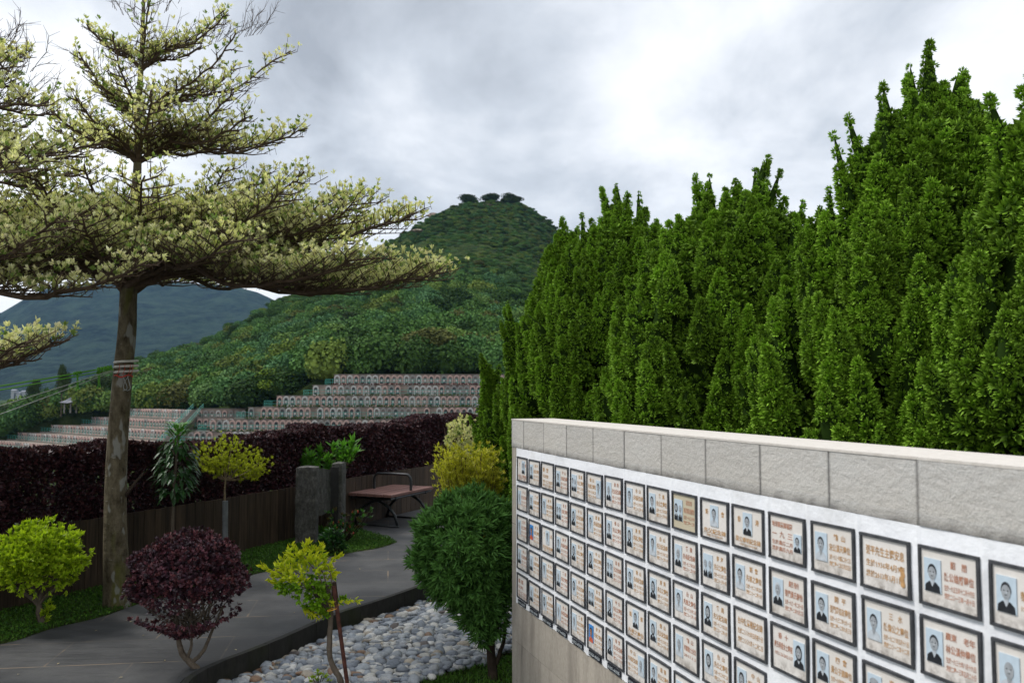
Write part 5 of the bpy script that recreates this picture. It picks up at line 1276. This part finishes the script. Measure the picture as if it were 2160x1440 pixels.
hb_ = MB(); hb_.add(V, [[r * nx + j, r * nx + j + 1, (r + 1) * nx + j + 1, (r + 1) * nx + j] for r in range(nr - 1) for j in range(nx - 1)])
tag(hb_.build('hill', 'hill_scrub', smooth=True), kind='structure')
# far blue mountain
MT = [(-2500, 700), (-800, 720), (-200, 705), (0, 660), (60, 622), (92, 606), (180, 596), (290, 590), (400, 597), (490, 603), (540, 615), (575, 631), (650, 665), (800, 700), (1100, 720), (1500, 700), (2200, 740), (4000, 790)]
pxs = np.arange(-2500, 4001, 20.); nx = len(pxs); V = []
for t in np.linspace(0, 1, 40):
    dist = 1500 + 1300 * t; y = 872 + (interp(MT, pxs) - 872) * t ** .8
    X = (pxs - 1080) / F * dist; z = 1.85 + (826.5 - y) / F * dist
    nzv = np.array([mnoise.fractal(Vector((x * .0035, dist * .0035, 3)), .9, 2, 6) for x in X]) * np.interp(t, [0, .2, .9, 1], [0, 26, 26, 5])
    V.append(np.stack([X, np.full(nx, dist), z + nzv], 1))
V.append(V[-1] + [0, 600, -420])
V = np.concatenate(V); nr = len(V) // nx; hb_ = MB(); hb_.add(V, [[r * nx + j, r * nx + j + 1, (r + 1) * nx + j + 1, (r + 1) * nx + j] for r in range(nr - 1) for j in range(nx - 1)])
tag(hb_.build('mountain', 'mountain_scrub', smooth=True), kind='structure')

# ------------------------------------------------------------------ crowns for the wooded slope
def crown_mesh(seed, nq=1300, flat=.8):
    rg = np.random.default_rng(seed); b = MB()
    nl = 9; d = nrmz(rg.normal(size=(nl, 3))); d[:, 2] = np.abs(d[:, 2]) * .8; lc = d * [.55, .55, .45] + [0, 0, .1]; lr_ = rg.uniform(.34, .55, nl)
    lc = np.concatenate([lc, [[0, 0, .1]]]); lr_ = np.append(lr_, .62)
    i = rg.integers(0, len(lr_), nq); o = nrmz(rg.normal(size=(nq, 3))); o[:, 2] = np.where(o[:, 2] < -.75, -o[:, 2], o[:, 2])
    P = lc[i] + o * lr_[i][:, None] * rg.uniform(.85, 1.08, (nq, 1)); P[:, 2] *= flat
    dd = nrmz(o + rg.normal(size=(nq, 3)) * .5); b.leaves(P, np.cross(dd, rg.normal(size=(nq, 3))), dd, .145 * rg.uniform(.6, 1.3, nq), .13, (1, 1, 1), fold=.25)
    Vc = IV * .50 * [1, 1, flat]; Vc = Vc + [0, 0, .05]; b.add(Vc, tris=IT)
    return b
crowns = [crown_mesh(s_, 1300, fl).build('crown_source', 'forest_leaf', link=False) for s_, fl in ((1, .85), (2, .7), (3, 1.0), (4, .8))]
src = bpy.data.collections.new('crown_sources')
for o in crowns: src.objects.link(o)
def scatter(name, P, Sc, label, kind='stuff', cat='trees'):
    rz = np.zeros((len(P), 3)); rz[:, 2] = R.uniform(0, 6.28, len(P))
    return tag(scatter_nodes(name, P, rz, Sc, src, len(crowns)), label, cat, kind=kind)
n = 3600; px = R.uniform(-500, 1700, n); t = R.uniform(0, 1, n) ** 1.0
wood_lim = np.interp(px, [-500, 280, 500, 700, 900, 1100, 1700], [1, 1, 1, .62, .48, .42, .4])
kp = t < wood_lim + R.normal(size=n) * .04; px, t = px[kp], t[kp]
dist, z = hill_z(px, t); sz = R.uniform(3.0, 6.2, len(px)) * np.interp(t, [0, .5, 1], [1, .85, .6])
P = np.stack([(px - 1080) / F * dist, dist, z + sz * .35], 1)
scatter('forest', P, np.stack([sz, sz, sz * R.uniform(.8, 1.15, len(sz))], 1), 'mixed green woodland covering the lower slopes of the hill')
n = 9000; px = R.uniform(500, 1500, n); t = R.uniform(.3, 1, n); kp = t > np.interp(px, [500, 700, 900, 1100, 1500], [.8, .5, .4, .35, .35]); px, t = px[kp], t[kp]
dist, z = hill_z(px, t); sz = R.uniform(.6, 1.6, len(px)) ** 1.2
scatter('scrub', np.stack([(px - 1080) / F * dist, dist, z + sz * .2], 1), np.stack([sz * 1.2, sz * 1.2, sz * .8], 1), 'low dark scrub over the upper hill', cat='scrub')

def far_tree(px, py_top, py_base, dist, wpx, label, mat, name='hillside_tree', lobes=3, grp=None):
    if name == 'hilltop_tree': py_base += 3; py_top -= 3
    bpt = at_y(px, py_base, dist); h = at_y(px, py_top, dist)[2] - bpt[2]; w = wpx / F * dist / 2
    root = empty(name, tuple(bpt), label, 'tree', grp); tb = MB(); tb.tube([bpt - [0, 0, 1], bpt + [0, 0, h * .6]], [w * .07, w * .04], 6)
    for k_ in range(4): a = R.uniform(0, 6.28); tb.tube([bpt + [0, 0, h * .35], bpt + [math.cos(a) * w * .5, math.sin(a) * w * .5, h * .7]], [w * .04, w * .02], 5)
    child(tb, 'trunk', 'bark_grey', root)
    cm = MB(); 
    for k_ in range(lobes):
        s_ = crown_mesh(100 + int(px) + k_, 900, .85); Vv = np.concatenate(s_.v); q = np.concatenate(s_.q); tt = np.concatenate(s_.t)
        a = R.uniform(-1, 1); fz = (.5 + .24 * k_ / max(lobes - 1, 1)) if name != 'hilltop_tree' else .36 + .12 * (k_ % 3); f = .62 if lobes > 1 else 1
        cm.add(Vv * [w * f, w * f, h * .42 * (f + .1)] + bpt + [a * w * (1 - f), R.uniform(-.3, .3) * w, h * fz], q, tt)
    child(cm, 'crown', mat, root)
far_tree(590, 775, 858, 172, 105, 'bright yellow-green tree at the foot of the slope left of the terraces', 'tree_bright', lobes=4)
far_tree(905, 690, 792, 175, 190, 'broad olive-brown tree directly behind the topmost grave terrace', 'tree_olive', lobes=6)
far_tree(830, 725, 792, 172, 110, 'olive tree left of the broad one behind the grave terraces', 'tree_olive', lobes=4)
far_tree(1010, 700, 792, 178, 110, 'olive tree half hidden by the farthest conifer', 'tree_olive', lobes=4)
far_tree(885, 745, 792, 168, 42, 'small fresh green tree on the bank above the top grave terrace', 'forest_leaf', lobes=2)
far_tree(129, 768, 870, 215, 40, 'slender dark tree standing above the pavilion', 'tree_dark', lobes=3)
far_tree(70, 797, 885, 225, 34, 'shorter dark tree left of the pavilion', 'tree_dark', lobes=3)
far_tree(215, 790, 868, 218, 90, 'dark tree just left of the tall mossy trunk', 'tree_dark', lobes=4)
far_tree(30, 850, 905, 228, 80, 'low dark tree at the left end of the wooded foot', 'tree_dark', lobes=3)
far_tree(84, 846, 884, 228, 60, 'low dark tree beside the pavilion on the left', 'tree_dark', lobes=3)
far_tree(994, 408, 434, 515, 66, 'wind-shaped tree on the left of the hilltop', 'tree_dark', 'hilltop_tree', 5)
far_tree(1036, 405, 430, 518, 58, 'middle tree of the three on the hilltop', 'tree_dark', 'hilltop_tree', 5)
far_tree(1076, 406, 434, 520, 62, 'wind-shaped tree on the right of the hilltop', 'tree_dark', 'hilltop_tree', 5)
far_tree(730, 655, 712, 250, 70, 'dark tall tree in the middle of the wooded slope', 'tree_dark', lobes=3)
for px, py, w, h, lab in [(912, 455, 24, 12, 'bare brown rock outcrop on the left shoulder of the hill'), (1010, 434, 60, 7, 'long bare rock ledge just below the hilltop trees'), (880, 487, 26, 6, 'small pale rock patch low on the left shoulder of the hill'), (1012, 524, 10, 8, 'small pale boulder in the middle of the hill')]:
    dist = 505 if py < 470 else 440; p = at_y(px, py, dist); k_ = dist / F; b = MB()
    Vv = IV * [w * k_ / 2, 3, h * k_ / 2] * (1 + .25 * np.sin(IV[:, :1] * 5 + IV[:, 2:] * 7)); b.add(Vv + p, tris=IT); r_ = empty('rock_outcrop', tuple(p), lab, 'rock', 'rocks on the hill'); child(b, 'rock', 'hill_rock', r_)

# ------------------------------------------------------------------ hillside graves
GRC = {}
def grave_proto(fm, pm, arch=True, k=0):
    b = MB(); w, h, d = .36, 1.14, .16
    th = np.linspace(0, PI, 9); out = [(-w, 0), (-w, h - w)] + [(-w * math.cos(a), h - w + w * math.sin(a)) for a in th[1:-1]] + [(w, h - w), (w, 0)]
    if not arch: out = [(-w, 0), (-w, h), (w, h), (w, 0)]
    n_ = len(out); V = [[x, -d / 2, z] for x, z in out] + [[x, d / 2, z] for x, z in out]
    V += [[0, -d / 2, h * .45], [0, d / 2, h * .45]]
    t = [[2 * n_, j + 1, j] for j in range(n_ - 1)] + [[2 * n_, 0, n_ - 1]]; t = [[a, c, b_] for a, b_, c in t]; q = [[j, j + 1, n_ + j + 1, n_ + j] for j in range(n_ - 1)]
    b.add(V, q, t, mat=0)
    wi = w * .60; hi = h * .84; out = [(-wi, .12), (-wi, hi - wi)] + [(-wi * math.cos(a), hi - wi + wi * math.sin(a)) for a in th[1:-1]] + [(wi, hi - wi), (wi, .12)]
    n_ = len(out); V = [[x, -d / 2 - .015, z] for x, z in out] + [[0, -d / 2 - .015, h * .45]]; b.add(V, tris=[[n_, j, (j + 1) % n_] for j in range(n_)], mat=1)
    b.box(-w - .06, w + .06, -d / 2 - .12, d / 2, -.02, .10, mat=0)
    b.box(-.12, .12, -d / 2 - .03, -d / 2 - .0155, .36, .62, mat=2)
    return b.build('gravestone', [fm, pm, 'grave_white'], link=False).data
styles = [('grave_pink', 'grave_panel_dark', 'pink-framed'), ('grave_white', 'grave_panel', 'white-framed'), ('grave_grey', 'grave_panel', 'grey-framed'), ('grave_pink', 'grave_panel', 'pink-framed with a brown panel'), ('grave_white', 'grave_panel_dark', 'white-framed with a dark panel'), ('grave_grey', 'grave_panel_dark', 'grey-framed with a dark panel')]
gprot = [grave_proto(a, b_) for a, b_, _ in styles]; sw_ = [.34, .18, .12, .2, .08, .08]
rn = ['topmost', 'second', 'third', 'fourth', 'fifth', 'lowest', 'upper link', 'lower link']
def put_grave(p, rz, label, grp, sc=1.0):
    i = R.choice(len(gprot), p=sw_); o = bpy.data.objects.new('gravestone', gprot[i]); COL.objects.link(o); o.location = p; o.rotation_euler = (0, 0, rz); o.scale = (sc, sc, sc * 1.1)
    return tag(o, f'{styles[i][2]} arched gravestone {label}', 'gravestone', grp)
rows_r = [(690, 713, 1065, 790, 156.), (645, 668, 1065, 812.5, 154), (563, 592, 1065, 835, 152), (505, 532, 1065, 859.5, 150), (425, 452, 1065, 886, 148), (380, 405, 900, 911, 146), (418, 424, 520, 862, 176), (418, 424, 520, 880, 172)]
plants_bm = MB(); ind = 0
for i, (pr0, pg0, p1, yt, dist) in enumerate(rows_r):
    k = dist / F; zt = at_y(900, yt, dist)[2]; zb = zt - 21.5 * k; xa, xb = at_y(pg0 - 8, yt, dist)[0], at_y(p1, yt, dist)[0]
    wall_ = empty('grave_terrace', ((xa + xb) / 2, dist, zb), f'{rn[i]} stone terrace of the right-hand hillside graves', 'terrace', 'right-hand grave terraces')
    b = MB(); b.box(xa, xb, dist, dist + 4, zb - 2.2, zt); child(b, 'retaining_wall', 'terrace_stone', wall_)
    b = MB(); b.box(xa - 2, xb, dist - 1.7, dist - .003, zb - 1.9, zb); child(b, 'ledge', 'terrace_path', wall_)
    b = MB(); b.box(xa - .1, xb, dist - .12, dist + .3, zt + .003, zt + .10); child(b, 'coping', 'terrace_path', wall_)
    x = xa + .6; sp = 13.2 * k; j = 0
    while x < xb:
        if R.uniform() > .06: put_grave((x, dist - .30, zb), 0, f'in the {rn[i]} row of the right-hand terraces', f'gravestones in the {rn[i]} right-hand row', 1.42); ind += 1
        x += sp * R.uniform(.97, 1.03); j += 1
    # railing
    rl = empty('terrace_railing', (xa, dist - 1.6, zb), f'teal railing along the {rn[i]} right-hand grave terrace', 'railing', 'railings of the right-hand terraces')
    b = MB(); x0 = at_y(pr0, yt, dist)[0]
    for zr in (.45, .95): b.box(x0, xb, dist - 1.66, dist - 1.60, zb + zr, zb + zr + .06)
    for xx in np.arange(x0, xb, 1.3): b.box(xx, xx + .06, dist - 1.665, dist - 1.595, zb, zb + 1.0)
    for xx in np.arange(x0, xa - .3, .22): b.box(xx, xx + .05, dist - 1.65, dist - 1.61, zb, zb + .98)
    for zr in (.45, .95): b.box(x0 - .03, x0 + .03, dist - 1.6, dist + 1.5, zb + zr, zb + zr + .06)
    child(b, 'rails', 'teal_rail', rl)
    n_ = int((xb - xa) * 9); P = np.stack([R.uniform(xa, xb, n_), dist - 1.8 + R.normal(size=n_) * .1, zb + R.uniform(-.25, .06, n_) * (1 + .8 * np.sin(R.uniform(0, 6, n_)))], 1)
    col_ = np.array([(.10, .028, .025)]) if i == 0 else np.array([(.035, .085, .018), (.07, .12, .02)])
    rosettes(plants_bm, P, np.array([[0, -.3, 1.]]).repeat(n_, 0), 5, .32, .16, 1.2, col_, None, .4)
tag(plants_bm.build('terrace_planting', 'leaf_matte'), 'low green and red planting along the edges of the grave terraces', 'planting', kind='stuff')
bl = 0
# left wing, turned away to the left
rest = MB(); left = []
def gverts(i):
    me = gprot[i]; v = np.zeros(len(me.vertices) * 3); me.vertices.foreach_get('co', v); return v.reshape(-1, 3), [(list(p.vertices), p.material_index) for p in me.polygons]
L_END = [(160, 402), (105, 396), (45, 372), (5, 338), (-60, 336), (-130, 330)]
wing = []
for i, (pl_, pr_x) in enumerate(L_END):
    yl, yr = 857 + 17.2 * i, 867 + 17.2 * i; dl, dr = 236 - 2 * i, 186 - 2 * i
    A = at_y(pl_, yl, dl); B = at_y(pr_x, yr, dr); Lw = np.linalg.norm((B - A)[:2]); ang = math.atan2(B[1] - A[1], B[0] - A[0]); hgt = 1.75
    wl = empty('grave_terrace', tuple(A - [0, 0, hgt]), f'{rn[i]} stone terrace of the left-hand hillside graves', 'terrace', 'left-hand grave terraces', rz=ang)
    b = MB(); b.box(0, Lw, 0, 2.6, -3.2, hgt); o = b.build('retaining_wall', 'terrace_stone', None); o.parent = wl
    b = MB(); b.box(-2, Lw, -1.7, -.003, -2.6, 0); o = b.build('ledge', 'terrace_path', None); o.parent = wl
    rl = empty('terrace_railing', tuple(A - [0, 0, hgt]), f'teal railing along the {rn[i]} left-hand grave terrace', 'railing', 'railings of the left-hand terraces', rz=ang)
    b = MB()
    for zr in (.45, .95): b.box(-2.5, Lw, -1.66, -1.60, zr, zr + .06)
    for xx in np.arange(-2.5, Lw, 1.5): b.box(xx, xx + .06, -1.665, -1.595, 0, 1.0)
    o = b.build('rails', 'teal_rail', None); o.parent = rl
    x = .8; u = (B - A)[:2] / Lw; nn2 = np.array([-u[1], u[0]])
    while x < Lw - .4:
        p2 = A[:2] + u * x + nn2 * -.3; zz2 = A[2] + (B[2] - A[2]) * x / Lw - hgt; wing.append((i, (p2[0], p2[1], A[2] - hgt), ang)); x += 1.42 * R.uniform(.96, 1.05)
wing.sort(key=lambda w: w[1][1])
lim = 298 - ind; print('graves right', ind, 'left total', len(wing))
for n_, (i, p, a) in enumerate(wing):
    if n_ < lim: put_grave(p, a, f'in the {rn[i]} row of the left-hand terraces', f'gravestones in the {rn[i]} left-hand row', 1.5)
    else:
        gi = R.choice(len(gprot), p=sw_); v, ps = gverts(gi); ca, sa = math.cos(a), math.sin(a); v = v * 1.5; vv = np.stack([v[:, 0] * ca - v[:, 1] * sa, v[:, 0] * sa + v[:, 1] * ca, v[:, 2]], 1) + np.array(p)
        mm = {0: {'grave_pink': 0, 'grave_white': 1, 'grave_grey': 2}[styles[gi][0]], 1: {'grave_panel': 3, 'grave_panel_dark': 4}[styles[gi][1]], 2: 1}
        st0 = rest.nv; rest.v.append(vv); rest.c.append(np.ones((len(vv), 3))); rest.nv += len(vv)
        for vs, mi in ps:
            (rest.q if len(vs) == 4 else rest.t).append(np.array([vs]) + st0); (rest.qm if len(vs) == 4 else rest.tm).append(np.array([mm[mi]]))
if rest.nv: tag(rest.build('distant_gravestones', ['grave_pink', 'grave_white', 'grave_grey', 'grave_panel', 'grave_panel_dark']), 'remaining rows of tiny distant gravestones on the left-hand terraces', 'gravestones', kind='stuff')
# stair between the two wings
st = empty('stairway', tuple(at_y(380, 925, 150)), 'concrete stairway with teal rails climbing between the two grave wings', 'stairs')
a, e_ = at_y(345, 940, 152), at_y(418, 862, 178); b = MB(); ns = 34; u = (e_ - a) / ns; sdv = nrmz(np.array([-(e_ - a)[1], (e_ - a)[0], 0])) * 1.0
for j in range(ns):
    p = a + u * j; Vv = [p - sdv, p + sdv, p + sdv + u * [1, 1, 0], p - sdv + u * [1, 1, 0]]; Vv = np.concatenate([np.array(Vv) - [0, 0, .9], np.array(Vv) + [0, 0, .0]]); b.add(Vv, [[0, 3, 2, 1], [4, 5, 6, 7], [0, 1, 5, 4], [1, 2, 6, 5], [2, 3, 7, 6], [3, 0, 4, 7]])
child(b, 'steps', 'terrace_path', st)
for sg in (-1, 1):
    b = MB()
    for zr in (.5, 1.0): b.tube([a + sdv * sg + [0, 0, zr], e_ + sdv * sg + [0, 0, zr]], .05, 5)
    for j in range(0, ns + 1, 2): p = a + u * j + sdv * sg; b.tube([p, p + [0, 0, 1.0]], .04, 4)
    child(b, 'handrail', 'teal_rail', st)
# filler slope under the terraces
b = MB(); A = [at_y(-700, 950, 200), at_y(430, 955, 150), at_y(430, 915, 190), at_y(-700, 915, 260)]
for x0, x1, y0, y1, z in [(-160, -40, 150, 215, -10.5)]: b.box(x0, x1, y0, y1, -14, z)
# pavilion
pv = at_y(148, 868, 214); pav = empty('pavilion', tuple(pv), 'small open pavilion with a dark upswept roof at the left end of the graves', 'pavilion')
b = MB(); k = 214 / F; rw = 21 * k; n_ = 12; V = []
for j in range(n_):
    a = j / n_ * 2 * PI; cr = 1 + .12 * math.cos(a * 6); V.append(pv + [math.cos(a) * rw * cr, math.sin(a) * rw * cr, 19 * k + .10 * math.cos(a * 6)])
for j in range(n_): a = j / n_ * 2 * PI; V.append(pv + [math.cos(a) * rw * .45, math.sin(a) * rw * .45, 24 * k])
V.append(pv + [0, 0, 30 * k]); b.add(V, [[j, (j + 1) % n_, n_ + (j + 1) % n_, n_ + j] for j in range(n_)], [[n_ + j, n_ + (j + 1) % n_, 2 * n_] for j in range(n_)] + [[0, (j + 1) % n_, j] for j in range(1, n_ - 1)]); child(b, 'roof', 'pavilion_roof', pav)
for j in range(6):
    a = j / 6 * 2 * PI; b = MB(); p = pv + [math.cos(a) * rw * .62, math.sin(a) * rw * .62, 0]; b.tube([p - [0, 0, .3], p + [0, 0, 19.5 * k]], .14, 6); child(b, 'column', 'grave_grey', pav)
# far village houses
for j, (px, py, w, h) in enumerate([(38, 833, 16, 7), (28, 827, 10, 6), (48, 829, 9, 5)]):
    p = at_y(px, py, 1350); k = 1350 / F; r_ = empty('distant_house', tuple(p), ['widest of three pale far-off houses under the blue mountain', 'leftmost of three pale far-off houses under the blue mountain', 'rightmost of three pale far-off houses under the blue mountain'][j], 'house', 'far-off houses below the mountain')
    b = MB(); b.box(p[0] - w * k / 2, p[0] + w * k / 2, p[1], p[1] + 8, p[2] - 12, p[2] + h * k * .6); child(b, 'wall', 'house_wall', r_)
    b = MB(); z = p[2] + h * k * .6; x0, x1 = p[0] - w * k / 2 - .4, p[0] + w * k / 2 + .4; b.add([[x0, p[1] - .5, z], [x1, p[1] - .5, z], [x1, p[1] + 4, z + 2], [x0, p[1] + 4, z + 2], [x0, p[1] + 8.5, z], [x1, p[1] + 8.5, z]], [[0, 1, 2, 3], [3, 2, 5, 4]], [[0, 3, 4], [1, 5, 2]]); child(b, 'roof', 'pavilion_roof', r_)

# ------------------------------------------------------------------ haze
b = MB(); b.box(-4000, 4000, -60, 3700, -15, 560); hz = b.build('haze', 'soil'); hz.data.materials.clear()
m = bpy.data.materials.new('haze'); m.use_nodes = True; m.node_tree.nodes.clear()
o_ = m.node_tree.nodes.new('ShaderNodeOutputMaterial'); v_ = m.node_tree.nodes.new('ShaderNodeVolumePrincipled'); v_.inputs['Color'].default_value = (.34, .62, 1.0, 1); v_.inputs['Density'].default_value = 5e-5; v_.inputs['Anisotropy'].default_value = .0
m.node_tree.links.new(v_.outputs[0], o_.inputs['Volume']); hz.data.materials.append(m); tag(hz, kind='stuff')
